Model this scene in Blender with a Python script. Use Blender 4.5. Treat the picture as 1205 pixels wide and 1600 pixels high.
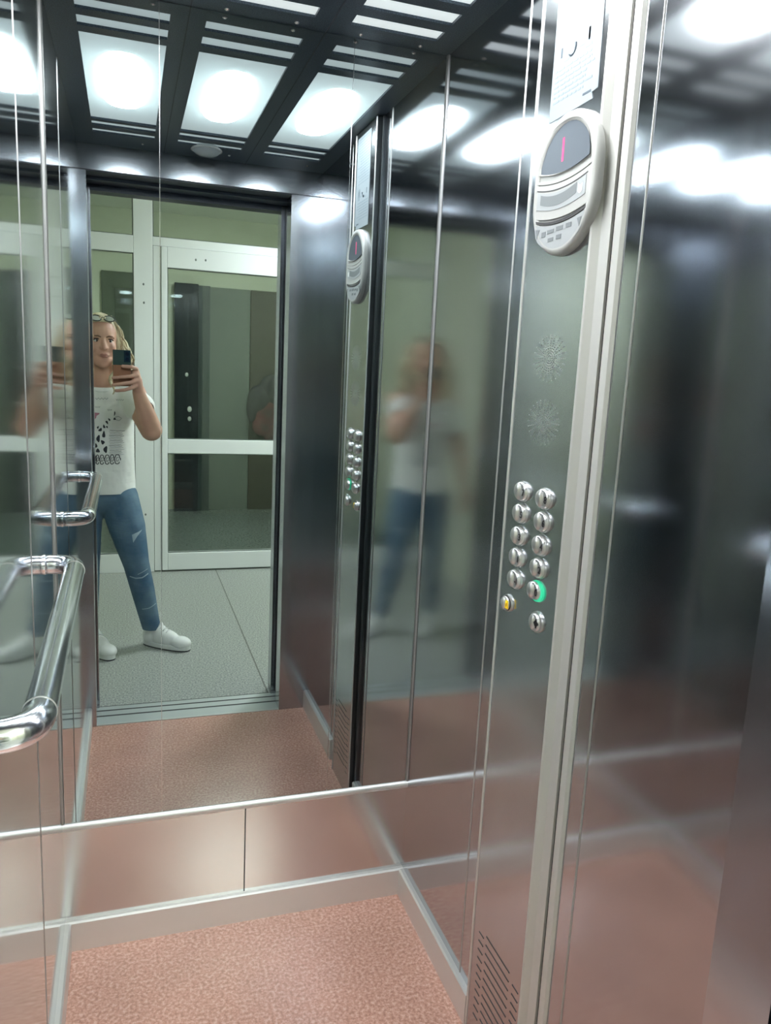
import bpy, bmesh, math, random
from mathutils import Vector, Matrix
from mathutils.bvhtree import BVHTree

for o in list(bpy.data.objects):
    bpy.data.objects.remove(o, do_unlink=True)
SC = bpy.context.scene
COL = SC.collection
PI = math.pi
rnd = random.Random(7)

# ------------------------------------------------------------------ camera
RM = ((0.9488639782607955, -0.010855870689928802, 0.31549849576608163),
      (-0.3119521392672349, -0.18548538274405407, 0.9318159880549847),
      (0.048404685369211845, -0.9825870561226905, -0.17938691026508122))
cam_d = bpy.data.cameras.new('camera')
cam = bpy.data.objects.new('camera', cam_d)
COL.objects.link(cam)
cr = [Vector((r[0], r[1], r[2])) for r in RM]
right = Vector((RM[0][0], RM[1][0], RM[2][0]))
up = -Vector((RM[0][1], RM[1][1], RM[2][1]))
back = -Vector((RM[0][2], RM[1][2], RM[2][2]))
cam.matrix_world = Matrix(((right.x, up.x, back.x, 0), (right.y, up.y, back.y, 0), (right.z, up.z, back.z, 1.5), (0, 0, 0, 1)))
cam_d.sensor_fit = 'VERTICAL'
cam_d.sensor_height = 24
cam_d.lens = 1210.3 / 1600 * 24
cam_d.clip_start = 0.02
SC.camera = cam

# ------------------------------------------------------------------ world, exposure
w = bpy.data.worlds.new('world'); SC.world = w; w.use_nodes = True
w.node_tree.nodes['Background'].inputs[0].default_value = (0.02, 0.022, 0.025, 1)
w.node_tree.nodes['Background'].inputs[1].default_value = 0.3
SC.view_settings.view_transform = 'Standard'
SC.view_settings.look = 'None'
SC.view_settings.gamma = 1
SC.view_settings.exposure = 0.32
try:
    SC.cycles.max_bounces = 18; SC.cycles.glossy_bounces = 14; SC.cycles.diffuse_bounces = 5
    SC.cycles.transmission_bounces = 12; SC.cycles.transparent_max_bounces = 12
except Exception:
    pass

DIFF_E = 0.28          # opal diffuser's own glow in the car lights
HOT_SPOT_E = 30.0          # glowing plate added below each diffuser as the lamp's hot spot
LED_E = 14.0           # led strips above the diffusers
LOBBY_W = 70.0         # lobby ceiling lamp
HALL_W = 66.0           # unseen lamp added to brighten the hall beyond the glazed door

# ------------------------------------------------------------------ helpers
def new_mat(name):
    m = bpy.data.materials.new(name); m.use_nodes = True
    return m, m.node_tree, m.node_tree.nodes['Principled BSDF']

def P(name, col, rough=0.5, metal=0.0, spec=0.5, emis=None, es=0.0, bump=None, noise=None, coat=0.0, trans=0.0, aniso=0.0):
    m, nt, b = new_mat(name)
    b.inputs['Base Color'].default_value = (*col, 1)
    b.inputs['Roughness'].default_value = rough
    b.inputs['Metallic'].default_value = metal
    b.inputs['Specular IOR Level'].default_value = spec
    b.inputs['Coat Weight'].default_value = coat
    b.inputs['Transmission Weight'].default_value = trans
    if emis:
        b.inputs['Emission Color'].default_value = (*emis, 1); b.inputs['Emission Strength'].default_value = es
    tc = nt.nodes.new('ShaderNodeTexCoord')
    if noise:                                   # (scale, detail, colour2, lo, hi, (sx,sy,sz))
        sc, det, c2, lo, hi, st = noise
        mp = nt.nodes.new('ShaderNodeMapping'); mp.inputs['Scale'].default_value = st
        n = nt.nodes.new('ShaderNodeTexNoise'); n.inputs['Scale'].default_value = sc; n.inputs['Detail'].default_value = det
        r = nt.nodes.new('ShaderNodeValToRGB')
        r.color_ramp.elements[0].position = lo; r.color_ramp.elements[1].position = hi
        r.color_ramp.elements[0].color = (*col, 1); r.color_ramp.elements[1].color = (*c2, 1)
        nt.links.new(tc.outputs['Object'], mp.inputs[0]); nt.links.new(mp.outputs[0], n.inputs['Vector'])
        nt.links.new(n.outputs[0], r.inputs[0]); nt.links.new(r.outputs[0], b.inputs['Base Color'])
    if bump:                                    # (scale, strength, dist, (sx,sy,sz))
        sc, stg, dist, st = bump
        mp = nt.nodes.new('ShaderNodeMapping'); mp.inputs['Scale'].default_value = st
        n = nt.nodes.new('ShaderNodeTexNoise'); n.inputs['Scale'].default_value = sc; n.inputs['Detail'].default_value = 3
        bp = nt.nodes.new('ShaderNodeBump'); bp.inputs['Strength'].default_value = stg; bp.inputs['Distance'].default_value = dist
        nt.links.new(tc.outputs['Object'], mp.inputs[0]); nt.links.new(mp.outputs[0], n.inputs['Vector'])
        nt.links.new(n.outputs[0], bp.inputs['Height']); nt.links.new(bp.outputs[0], b.inputs['Normal'])
    return m

def bm_box(bm, a, b, bev=0.0):
    x0, y0, z0 = [min(a[i], b[i]) for i in range(3)]; x1, y1, z1 = [max(a[i], b[i]) for i in range(3)]
    v = [bm.verts.new(p) for p in ((x0,y0,z0),(x1,y0,z0),(x1,y1,z0),(x0,y1,z0),(x0,y0,z1),(x1,y0,z1),(x1,y1,z1),(x0,y1,z1))]
    fs = [bm.faces.new([v[i] for i in f]) for f in ((0,3,2,1),(4,5,6,7),(0,1,5,4),(1,2,6,5),(2,3,7,6),(3,0,4,7))]
    if bev > 0:
        es = set(e for f in fs for e in f.edges)
        bmesh.ops.bevel(bm, geom=list(es), offset=bev, segments=2, profile=0.5, affect='EDGES')

def bm_prism(bm, pts, axis, a, b):
    """extrude a 2-D polygon along axis ('x','y','z') from a to b"""
    def mk(p, t):
        return {'x': (t, p[0], p[1]), 'y': (p[0], t, p[1]), 'z': (p[0], p[1], t)}[axis]
    A = [bm.verts.new(mk(p, a)) for p in pts]; B = [bm.verts.new(mk(p, b)) for p in pts]
    n = len(pts)
    bm.faces.new(A); bm.faces.new(B[::-1])
    for i in range(n):
        bm.faces.new((A[i], B[i], B[(i+1) % n], A[(i+1) % n]))

def bm_tube(bm, pts, r, n=16, cap=True):
    pts = [Vector(p) for p in pts]
    rs = r if isinstance(r, (list, tuple)) else [r]*len(pts)
    rings = []; t0 = (pts[1]-pts[0]).normalized()
    u = t0.cross(Vector((0.13, 0.31, 0.94))).normalized()
    for i, p in enumerate(pts):
        t = (pts[min(i+1, len(pts)-1)] - pts[max(i-1, 0)]).normalized()
        u = (u - t*u.dot(t)).normalized(); v = t.cross(u)
        rings.append([bm.verts.new(p + (u*math.cos(2*PI*k/n) + v*math.sin(2*PI*k/n))*rs[i]) for k in range(n)])
    for a, b in zip(rings, rings[1:]):
        for k in range(n):
            bm.faces.new((a[k], a[(k+1) % n], b[(k+1) % n], b[k]))
    if cap:
        bm.faces.new(rings[0][::-1]); bm.faces.new(rings[-1])

def bm_ell(bm, c, r, rot=None, seg=24, rings=16):
    M = Matrix.Translation(Vector(c)) @ (rot.to_4x4() if rot else Matrix.Identity(4)) @ Matrix.Diagonal((r[0], r[1], r[2], 1))
    bmesh.ops.create_uvsphere(bm, u_segments=seg, v_segments=rings, radius=1.0, matrix=M)

def bm_cone(bm, a, b, ra, rb, seg=20):
    """round cone between two points"""
    a = Vector(a); b = Vector(b); n = 8
    pts = [a.lerp(b, i/n) for i in range(n+1)]
    bm_tube(bm, pts, [ra+(rb-ra)*i/n for i in range(n+1)], seg)
    bm_ell(bm, a, (ra,)*3, seg=seg, rings=12); bm_ell(bm, b, (rb,)*3, seg=seg, rings=12)

def obj(name, bm, mat, parent=None, smooth=False, loc=None):
    bmesh.ops.recalc_face_normals(bm, faces=bm.faces)
    me = bpy.data.meshes.new(name); bm.to_mesh(me); bm.free()
    if mat: me.materials.append(mat)
    for p in me.polygons: p.use_smooth = smooth
    o = bpy.data.objects.new(name, me); COL.objects.link(o)
    if parent:
        o.parent = parent
        o.matrix_parent_inverse = Matrix.Translation(-parent.matrix_basis.translation)
    return o

def auto(o, ang=35):
    """smooth shade with sharp edges kept"""
    me = o.data
    bm = bmesh.new(); bm.from_mesh(me)
    for e in bm.edges:
        if len(e.link_faces) == 2 and e.calc_face_angle(0) > math.radians(ang): e.smooth = False
    for f in bm.faces: f.smooth = True
    bm.to_mesh(me); bm.free()
    return o

def box(name, a, b, mat, parent=None, bev=0.0):
    bm = bmesh.new(); bm_box(bm, a, b, bev); return obj(name, bm, mat, parent)

def tag(o, label, cat=None, group=None, kind=None):
    if label: o['label'] = label
    if cat: o['category'] = cat
    if group: o['group'] = group
    if kind: o['kind'] = kind
    return o

def empty(name, loc):
    o = bpy.data.objects.new(name, None); o.empty_display_size = 0.05
    COL.objects.link(o); o.location = loc
    o.matrix_basis = Matrix.Translation(Vector(loc))
    return o

def remesh(name, bm, voxel, smooth_it, mat, parent=None, factor=0.5):
    me = bpy.data.meshes.new('tmp'); bm.to_mesh(me); bm.free()
    t = bpy.data.objects.new('tmp', me); COL.objects.link(t)
    r = t.modifiers.new('r', 'REMESH'); r.mode = 'VOXEL'; r.voxel_size = voxel
    s = t.modifiers.new('s', 'SMOOTH'); s.factor = factor; s.iterations = smooth_it
    dg = bpy.context.evaluated_depsgraph_get(); dg.update()
    out = bpy.data.meshes.new_from_object(t.evaluated_get(dg))
    bpy.data.objects.remove(t, do_unlink=True); bpy.data.meshes.remove(me)
    for p in out.polygons: p.use_smooth = True
    out.materials.clear(); out.materials.append(mat)
    o = bpy.data.objects.new(name, out); COL.objects.link(o)
    if parent:
        o.parent = parent; o.matrix_parent_inverse = Matrix.Translation(-parent.matrix_basis.translation)
    return o

# ------------------------------------------------------------------ dimensions
D = 1.9026            # mirror wall plane
XR, XL = 0.7477, -0.1625
H = 2.255
YF = 0.612            # inner face of the front wall
JR, JL = 0.6247, -0.1323
ZH = 2.165

# ------------------------------------------------------------------ materials
def steel_mat(name, col, rough, stretch=(1, 1, 0.02), var=0.05, bump=0.012):
    m, nt, b = new_mat(name)
    b.inputs['Base Color'].default_value = (*col, 1); b.inputs['Metallic'].default_value = 1.0
    tc = nt.nodes.new('ShaderNodeTexCoord'); mp = nt.nodes.new('ShaderNodeMapping')
    mp.inputs['Scale'].default_value = stretch
    n = nt.nodes.new('ShaderNodeTexNoise'); n.inputs['Scale'].default_value = 900; n.inputs['Detail'].default_value = 2
    nt.links.new(tc.outputs['Object'], mp.inputs[0]); nt.links.new(mp.outputs[0], n.inputs['Vector'])
    mr = nt.nodes.new('ShaderNodeMapRange'); mr.inputs['To Min'].default_value = rough - var; mr.inputs['To Max'].default_value = rough + var
    nt.links.new(n.outputs[0], mr.inputs['Value']); nt.links.new(mr.outputs[0], b.inputs['Roughness'])
    # gentle waviness of sheet metal
    n2 = nt.nodes.new('ShaderNodeTexNoise'); n2.inputs['Scale'].default_value = 1.6; n2.inputs['Detail'].default_value = 1
    nt.links.new(tc.outputs['Object'], n2.inputs['Vector'])
    bp = nt.nodes.new('ShaderNodeBump'); bp.inputs['Strength'].default_value = 0.25; bp.inputs['Distance'].default_value = bump
    nt.links.new(n2.outputs[0], bp.inputs['Height']); nt.links.new(bp.outputs[0], b.inputs['Normal'])
    return m

M_STEEL = steel_mat('brushed_steel', (0.49, 0.50, 0.535), 0.105, var=0.01, bump=0.005)
M_STEELL = steel_mat('polished_brushed_steel', (0.60, 0.62, 0.64), 0.08, var=0.01, bump=0.004)
M_STEELP = steel_mat('brushed_steel_panel', (0.49, 0.50, 0.525), 0.18, var=0.0, bump=0.002)
M_DADO = steel_mat('brushed_steel_dado', (0.66, 0.66, 0.66), 0.19, stretch=(0.02, 1, 1), var=0.01, bump=0.002)
M_FRONT = steel_mat('brushed_steel_front', (0.47, 0.485, 0.52), 0.17, var=0.01, bump=0.002)
M_ALU = P('satin_aluminium', (0.76, 0.76, 0.745), 0.4, 0.6)
M_BEVEL = P('satin_anodised_edge', (0.60, 0.595, 0.56), 0.42, 0.3)
M_ALUL = P('pale_satin_trim', (0.70, 0.70, 0.68), 0.42, 0.7)
M_TRIM = P('dull_trim', (0.46, 0.46, 0.45), 0.45, 0.8)
M_CHROME = P('chrome', (0.86, 0.88, 0.91), 0.17, 1.0)
M_SATIN = P('satin_chrome', (0.66, 0.66, 0.65), 0.28, 0.85)
M_MIRROR = P('mirror_glass', (0.465, 0.515, 0.525), 0.0, 1.0)
M_SEAM = P('dark_seam', (0.03, 0.03, 0.035), 0.5)
M_HEADSHADE = P('shaded_header', (0.018, 0.026, 0.042), 0.42, 0.0, bump=(60, 0.3, 0.002, (1, 1, 1)))  # header undersides: the shade from facing down is put into this colour
M_CEIL = P('dark_grey_hammered_paint', (0.030, 0.044, 0.062), 0.33, 0.35, noise=(420, 2, (0.075, 0.1, 0.13), 0.45, 0.62, (1, 1, 1)), bump=(260, 0.25, 0.0006, (1, 1, 1)))
M_PVC = P('white_pvc', (0.78, 0.81, 0.815), 0.3)
M_PVCG = P('rubber_gasket', (0.10, 0.12, 0.11), 0.6)
M_WALLG = P('pale_green_wall', (0.55, 0.575, 0.46), 0.7, noise=(6, 3, (0.59, 0.615, 0.50), 0.3, 0.7, (1, 1, 1)))
M_WALLG2 = P('grey_green_wall', (0.125, 0.15, 0.13), 0.6)
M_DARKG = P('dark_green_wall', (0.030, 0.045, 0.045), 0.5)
M_BLACKD = P('black_steel_door', (0.012, 0.015, 0.02), 0.16)
M_BROWND = P('dark_brown_door', (0.035, 0.030, 0.018), 0.4)
M_WHITE = P('white_paint', (0.78, 0.79, 0.76), 0.6)
M_HOUSING = P('pale_plastic_housing', (0.40, 0.40, 0.38), 0.34)
M_HOUSING2 = P('pale_plastic_recess', (0.56, 0.57, 0.55), 0.4)
M_PLATE = P('label_plate', (0.33, 0.345, 0.35), 0.35)
M_PLATEM = P('label_print', (0.17, 0.185, 0.19), 0.5)
M_SLIT = P('dark_slit', (0.05, 0.047, 0.047), 0.5)
M_SCREEN = P('display_screen', (0.075, 0.09, 0.11), 0.42, 0.0, spec=0.4)
M_RED = P('red_led', (0.5, 0.03, 0.1), 0.5, emis=(1.0, 0.10, 0.28), es=0.9)
M_GREEN = P('green_lit_ring', (0.03, 0.5, 0.25), 0.4, emis=(0.03, 0.62, 0.32), es=0.55)
M_YELLOW = P('yellow_symbol', (0.95, 0.62, 0.01), 0.4, emis=(0.9, 0.55, 0.01), es=0.25)
M_BLACK = P('black_mark', (0.012, 0.012, 0.014), 0.5)
M_NUM = P('engraved_number', (0.02, 0.02, 0.022), 0.5)
M_PAPER = P('laminated_sheet', (0.25, 0.285, 0.305), 0.45)
M_PAPERL = P('faded_print', (0.205, 0.245, 0.27), 0.5)
M_PAPERD = P('dark_print', (0.06, 0.08, 0.10), 0.5)
M_DOT = P('perforation_rim', (0.55, 0.57, 0.57), 0.3, 0.6)
M_SCREW = P('bright_screw', (0.85, 0.85, 0.85), 0.25, 1.0)

def floor_red():
    m, nt, b = new_mat('speckled_red_floor')
    tc = nt.nodes.new('ShaderNodeTexCoord')
    n1 = nt.nodes.new('ShaderNodeTexNoise'); n1.inputs['Scale'].default_value = 125; n1.inputs['Detail'].default_value = 5; n1.inputs['Roughness'].default_value = 0.65
    n2 = nt.nodes.new('ShaderNodeTexNoise'); n2.inputs['Scale'].default_value = 5; n2.inputs['Detail'].default_value = 3
    v = nt.nodes.new('ShaderNodeTexVoronoi'); v.inputs['Scale'].default_value = 90
    for n in (n1, n2, v): nt.links.new(tc.outputs['Object'], n.inputs['Vector'])
    r = nt.nodes.new('ShaderNodeValToRGB'); cr = r.color_ramp
    cr.elements[0].position = 0.38; cr.elements[0].color = (0.44, 0.225, 0.17, 1)
    cr.elements[1].position = 0.64; cr.elements[1].color = (0.76, 0.49, 0.40, 1)
    e = cr.elements.new(0.5); e.color = (0.60, 0.325, 0.25, 1)
    nt.links.new(n1.outputs[0], r.inputs[0])
    mx = nt.nodes.new('ShaderNodeMix'); mx.data_type = 'RGBA'; mx.blend_type = 'MULTIPLY'; mx.inputs[0].default_value = 0.5
    r2 = nt.nodes.new('ShaderNodeValToRGB'); r2.color_ramp.elements[0].position = 0.35; r2.color_ramp.elements[0].color = (0.8, 0.8, 0.8, 1)
    r2.color_ramp.elements[1].position = 0.65; r2.color_ramp.elements[1].color = (1, 1, 1, 1)
    nt.links.new(n2.outputs[0], r2.inputs[0]); nt.links.new(r.outputs[0], mx.inputs[6]); nt.links.new(r2.outputs[0], mx.inputs[7])
    nt.links.new(mx.outputs[2], b.inputs['Base Color'])
    b.inputs['Roughness'].default_value = 0.2; b.inputs['Specular IOR Level'].default_value = 0.8
    bp = nt.nodes.new('ShaderNodeBump'); bp.inputs['Strength'].default_value = 0.09; bp.inputs['Distance'].default_value = 0.001
    nt.links.new(v.outputs[0], bp.inputs['Height']); nt.links.new(bp.outputs[0], b.inputs['Normal'])
    return m
M_FLOOR = floor_red()

def floor_granite():
    m, nt, b = new_mat('grey_granite_tiles')
    tc = nt.nodes.new('ShaderNodeTexCoord')
    n1 = nt.nodes.new('ShaderNodeTexNoise'); n1.inputs['Scale'].default_value = 120; n1.inputs['Detail'].default_value = 4
    nt.links.new(tc.outputs['Object'], n1.inputs['Vector'])
    r = nt.nodes.new('ShaderNodeValToRGB'); cr = r.color_ramp
    cr.elements[0].position = 0.38; cr.elements[0].color = (0.22, 0.235, 0.22, 1)
    cr.elements[1].position = 0.60; cr.elements[1].color = (0.46, 0.485, 0.455, 1)
    nt.links.new(n1.outputs[0], r.inputs[0])
    br = nt.nodes.new('ShaderNodeTexBrick'); br.inputs['Color1'].default_value = (1, 1, 1, 1); br.inputs['Color2'].default_value = (0.93, 0.93, 0.93, 1)
    br.inputs['Mortar'].default_value = (0.35, 0.35, 0.33, 1); br.inputs['Scale'].default_value = 1.0
    br.inputs['Mortar Size'].default_value = 0.004; br.inputs['Brick Width'].default_value = 1.2; br.inputs['Row Height'].default_value = 12.0
    br.offset = 0
    mp = nt.nodes.new('ShaderNodeMapping'); mp.inputs['Location'].default_value = (-0.608, 6.0, 0)
    nt.links.new(tc.outputs['Object'], mp.inputs[0]); nt.links.new(mp.outputs[0], br.inputs['Vector'])
    mx = nt.nodes.new('ShaderNodeMix'); mx.data_type = 'RGBA'; mx.blend_type = 'MULTIPLY'; mx.inputs[0].default_value = 1
    nt.links.new(r.outputs[0], mx.inputs[6]); nt.links.new(br.outputs[0], mx.inputs[7])
    nt.links.new(mx.outputs[2], b.inputs['Base Color'])
    b.inputs['Roughness'].default_value = 0.35
    return m
M_GRAN = floor_granite()

def diffuser_mat():
    m = bpy.data.materials.new('opal_diffuser'); m.use_nodes = True; nt = m.node_tree
    for n in list(nt.nodes): nt.nodes.remove(n)
    out = nt.nodes.new('ShaderNodeOutputMaterial'); tr = nt.nodes.new('ShaderNodeBsdfTranslucent'); tr.inputs[0].default_value = (0.9, 0.95, 0.95, 1)
    df = nt.nodes.new('ShaderNodeBsdfDiffuse'); df.inputs[0].default_value = (0.6, 0.63, 0.63, 1)
    em = nt.nodes.new('ShaderNodeEmission'); em.inputs[0].default_value = (0.95, 1.0, 1.0, 1); em.inputs[1].default_value = DIFF_E
    mx = nt.nodes.new('ShaderNodeMixShader'); mx.inputs[0].default_value = 0.6
    ad = nt.nodes.new('ShaderNodeAddShader')
    nt.links.new(df.outputs[0], mx.inputs[1]); nt.links.new(tr.outputs[0], mx.inputs[2])
    nt.links.new(mx.outputs[0], ad.inputs[0]); nt.links.new(em.outputs[0], ad.inputs[1]); nt.links.new(ad.outputs[0], out.inputs[0])
    return m
M_DIFF = diffuser_mat()
M_BOX = P('grey_light_box', (0.24, 0.25, 0.25), 0.7)
M_HOT_SPOT = P('diffuser_hot_spot', (1, 1, 1), 0.5, emis=(0.975, 1.0, 1.02), es=HOT_SPOT_E)
M_LED = P('led_strip', (1, 1, 1), 0.5, emis=(0.95, 1.0, 1.0), es=LED_E)

def glass_mat():
    m = bpy.data.materials.new('window_glass'); m.use_nodes = True; nt = m.node_tree
    for n in list(nt.nodes): nt.nodes.remove(n)
    out = nt.nodes.new('ShaderNodeOutputMaterial'); t = nt.nodes.new('ShaderNodeBsdfTransparent'); t.inputs[0].default_value = (0.86, 0.90, 0.87, 1)
    g = nt.nodes.new('ShaderNodeBsdfGlossy'); g.inputs['Roughness'].default_value = 0.0; g.inputs[0].default_value = (0.9, 0.95, 0.92, 1)
    fr = nt.nodes.new('ShaderNodeFresnel'); fr.inputs[0].default_value = 1.5
    mx = nt.nodes.new('ShaderNodeMixShader')
    nt.links.new(fr.outputs[0], mx.inputs[0]); nt.links.new(t.outputs[0], mx.inputs[1]); nt.links.new(g.outputs[0], mx.inputs[2]); nt.links.new(mx.outputs[0], out.inputs[0])
    return m
M_GLASS = glass_mat()

# ================================================================== STRUCTURE: lift car
S = 'structure'
T = 0.03
tag(box('floor', (XL-T, 0.60, -0.05), (XR+T, D+T, 0.0), M_FLOOR), 'speckled red-brown floor of the lift car', kind=S)
tag(box('wall_left', (XL-T, YF, 0), (XL, D+T, H+0.16), M_STEELL), 'brushed steel left wall of the lift car behind the handrail', kind=S)
tag(box('wall_right', (XR, YF, 0), (XR+T, D+T, H+0.16), M_STEEL), 'brushed steel right wall of the lift car beside the button panel', kind=S)
wb = box('wall_back', (XL, D, 0), (XR, D+T, H+0.16), M_DADO)
tag(wb, 'back wall of the lift car with low steel panel under the mirror', kind=S)
box('panel_seam', (0.2885, D-0.0006, 0.083), (0.2915, D+0.001, 0.336), M_SEAM, wb)

# front wall: two returns and a header in one shell
bm = bmesh.new()
bm_box(bm, (XL-T, 0.527, 0), (JL, YF, H+0.16)); bm_box(bm, (JR, 0.527, 0), (XR+T, YF, H+0.16)); bm_box(bm, (JL, 0.527, ZH), (JR, YF, H+0.16))
wf = tag(obj('wall_front', bm, M_FRONT), 'steel front wall of the lift car around the door opening, seen in the mirror', kind=S)
box('header_joint', (XL, YF-0.001, ZH-0.0015), (XR, YF+0.0012, ZH+0.0015), M_SEAM, wf)
box('header_soffit', (JL, 0.530, ZH-0.004), (JR, YF-0.002, ZH-0.0005), M_HEADSHADE, wf)

# ceiling plate with three columns of openings
COLX = [(-0.10, 0.102), (0.18, 0.402), (0.483, 0.69)]
ROWY = [(0.775, 0.818), (0.862, 0.908), (0.935, 1.65), (1.69, 1.747), (1.785, 1.838)]
bm = bmesh.new()
xs = [XL]; [xs.extend(c) for c in COLX]; xs.append(XR)
ys = [YF]; [ys.extend(c) for c in ROWY]; ys.append(D)
for i in range(0, len(xs)-1, 2):
    bm_box(bm, (xs[i], YF, H), (xs[i+1], D, H+0.006))
for c in COLX:
    for i in range(0, len(ys)-1, 2):
        bm_box(bm, (c[0], ys[i], H), (c[1], ys[i+1], H+0.006))
ce = tag(obj('ceiling', bm, M_CEIL), 'dark grey speckled metal ceiling of the lift car with cut-out light openings', kind=S)
for xg in (0.141, 0.4425):
    box('panel_joint', (xg-0.0012, YF, H-0.0008), (xg+0.0012, D, H+0.001), M_SEAM, ce)
for xg in (-0.075, 0.063, 0.216, 0.37, 0.519, 0.665):
    bm = bmesh.new(); bm_ell(bm, (xg, 1.877, H), (0.0055, 0.0055, 0.004), seg=14, rings=8)
    obj('screw', bm, M_SCREW, ce, True)
for xg in (0.063, 0.37, 0.665):
    bm = bmesh.new(); bm_ell(bm, (xg, 0.70, H), (0.0055, 0.0055, 0.004), seg=14, rings=8)
    obj('screw', bm, M_SCREW, ce, True)

where = ['against the handrail side', 'in the middle', 'against the button panel side']
for (c, wh) in zip(COLX, where):
    cx = (c[0]+c[1])/2
    e = tag(empty('ceiling_light', (cx, 1.3, H)), 'long recessed white ceiling light %s of the lift' % wh, 'ceiling light', 'ceiling lights of the lift car')
    x0, x1 = c[0]-0.012, c[1]+0.012; y0, y1 = 0.755, 1.858
    box('diffuser', (x0, y0, H+0.0075), (x1, y1, H+0.0105), M_DIFF, e)
    bm = bmesh.new(); t = 0.004; zt = H+0.115
    bm_box(bm, (x0-t, y0-t, H+0.007), (x0, y1+t, zt)); bm_box(bm, (x1, y0-t, H+0.007), (x1+t, y1+t, zt))
    bm_box(bm, (x0, y0-t, H+0.007), (x1, y0, zt)); bm_box(bm, (x0, y1, H+0.007), (x1, y1+t, zt)); bm_box(bm, (x0-t, y0-t, zt), (x1+t, y1+t, zt+t))
    obj('light_box', bm, M_BOX, e)
    box('led_strip', (cx-0.02, 1.10, H+0.085), (cx+0.02, 1.50, H+0.093), M_LED, e)
    bm = bmesh.new(); pts = []
    for k in range(48):
        a = 2*PI*k/48; c_, s_ = math.cos(a), math.sin(a)
        pts.append((cx+0.068*math.copysign(abs(c_)**0.75, c_), 1.305+0.235*math.copysign(abs(s_)**0.75, s_)))
    bm_prism(bm, pts, 'z', H+0.0058, H+0.0072)
    obj('hot_spot_plate', bm, M_HOT_SPOT, e)  # added plate imitating the lamp's glow spot on the diffuser
bm = bmesh.new(); bm_ell(bm, (0.284, 0.745, H-0.002), (0.05, 0.05, 0.024), seg=32)
dome = obj('ceiling_dome', bm, P('milky_dome', (0.42, 0.46, 0.47), 0.25), None, True)
tag(dome, 'small milky round dome on the lift ceiling above the door', 'ceiling dome')
bm = bmesh.new(); bmesh.ops.create_cone(bm, cap_ends=True, segments=40, radius1=0.056, radius2=0.054, depth=0.006, matrix=Matrix.Translation((0.284, 0.745, H-0.003)))
obj('base_ring', bm, M_HOUSING2, dome)

# skirtings
def skirting(name, pts_axis, label):
    o = bmesh.new()
    kind, a, b = pts_axis
    hgt, d = 0.082, 0.014
    prof = [(0, 0.0), (d, 0.0), (d, hgt-0.004), (d-0.004, hgt), (0, hgt)]
    if kind == 'back': bm_prism(o, [(D-p[0], p[1]) for p in prof], 'x', a, b)
    if kind == 'left': bm_prism(o, [(XL+p[0], p[1]) for p in prof], 'y', a, b)
    if kind == 'right': bm_prism(o, [(XR-p[0], p[1]) for p in prof], 'y', a, b)
    return tag(obj(name, o, M_ALU), label, kind=S)
skirting('baseboard_back', ('back', XL, XR), 'satin aluminium skirting along the back wall')
skirting('baseboard_left', ('left', YF, D-0.014), 'satin aluminium skirting along the left wall')
skirting('baseboard_right', ('right', 1.412, D-0.014), 'satin aluminium skirting on the right wall between corner and button panel')
skirting('baseboard_right', ('right', YF, 1.095), 'satin aluminium skirting on the right wall near the door')

# mirror rail
bm = bmesh.new()
prof = [(D, 0.334), (D-0.006, 0.333), (D-0.012, 0.337), (D-0.014, 0.343), (D-0.012, 0.350), (D-0.005, 0.3535), (D, 0.3535)]
bm_prism(bm, prof, 'x', XL, XR)
tag(auto(obj('trim_1', bm, M_ALUL), 50), 'pale rounded metal rail under the mirror', kind=S)
# corner trims
for n, (x, s, lab) in enumerate(((XL, 1, 'left'), (XR, -1, 'right'))):
    bm = bmesh.new(); bm_prism(bm, [(x, D), (x, D-0.008), (x+s*0.0025, D-0.008), (x+s*0.0045, D-0.003), (x+s*0.0045, D)], 'z', 0.354, H)
    tag(obj('trim_%d' % (n+2), bm, M_TRIM), 'thin bright vertical trim in the %s corner beside the mirror' % lab, kind=S)
# wall joints: fine bright folds
def fold(name, x, s, y, z0, z1, label, r=0.0022):
    bm = bmesh.new(); bm_prism(bm, [(x, y-r), (x+s*r*0.7, y-r*0.6), (x+s*r, y), (x+s*r*0.7, y+r*0.6), (x, y+r)], 'z', z0, z1)
    tag(auto(obj(name, bm, M_TRIM), 60), label, kind=S)
fold('trim_4', XR, -1, 1.480, 0.083, H, 'fine vertical joint line on the right wall between mirror corner and button panel')
fold('trim_5', XR, -1, 1.056, 0.083, H, 'fine vertical joint line on the wide right wall panel')
fold('trim_6', XL, 1, 1.450, 0.083, H, 'fine vertical joint line on the left wall near the mirror', 0.0012)

# ------------------------------------------------------------------ mirror panels
for (x0, x1, lab) in ((XL+0.006, 0.0742, 'left'), (0.0758, 0.5104, 'wide middle'), (0.5120, XR-0.006, 'right')):
    e = tag(box('mirror_panel', (x0, D-0.004, 0.3540), (x1, D-0.0002, H-0.001), M_MIRROR), '%s frameless mirror panel on the back wall of the lift' % lab, 'mirror', 'mirror panels on the back wall')
for x in (0.0750, 0.5112):
    pass

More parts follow.
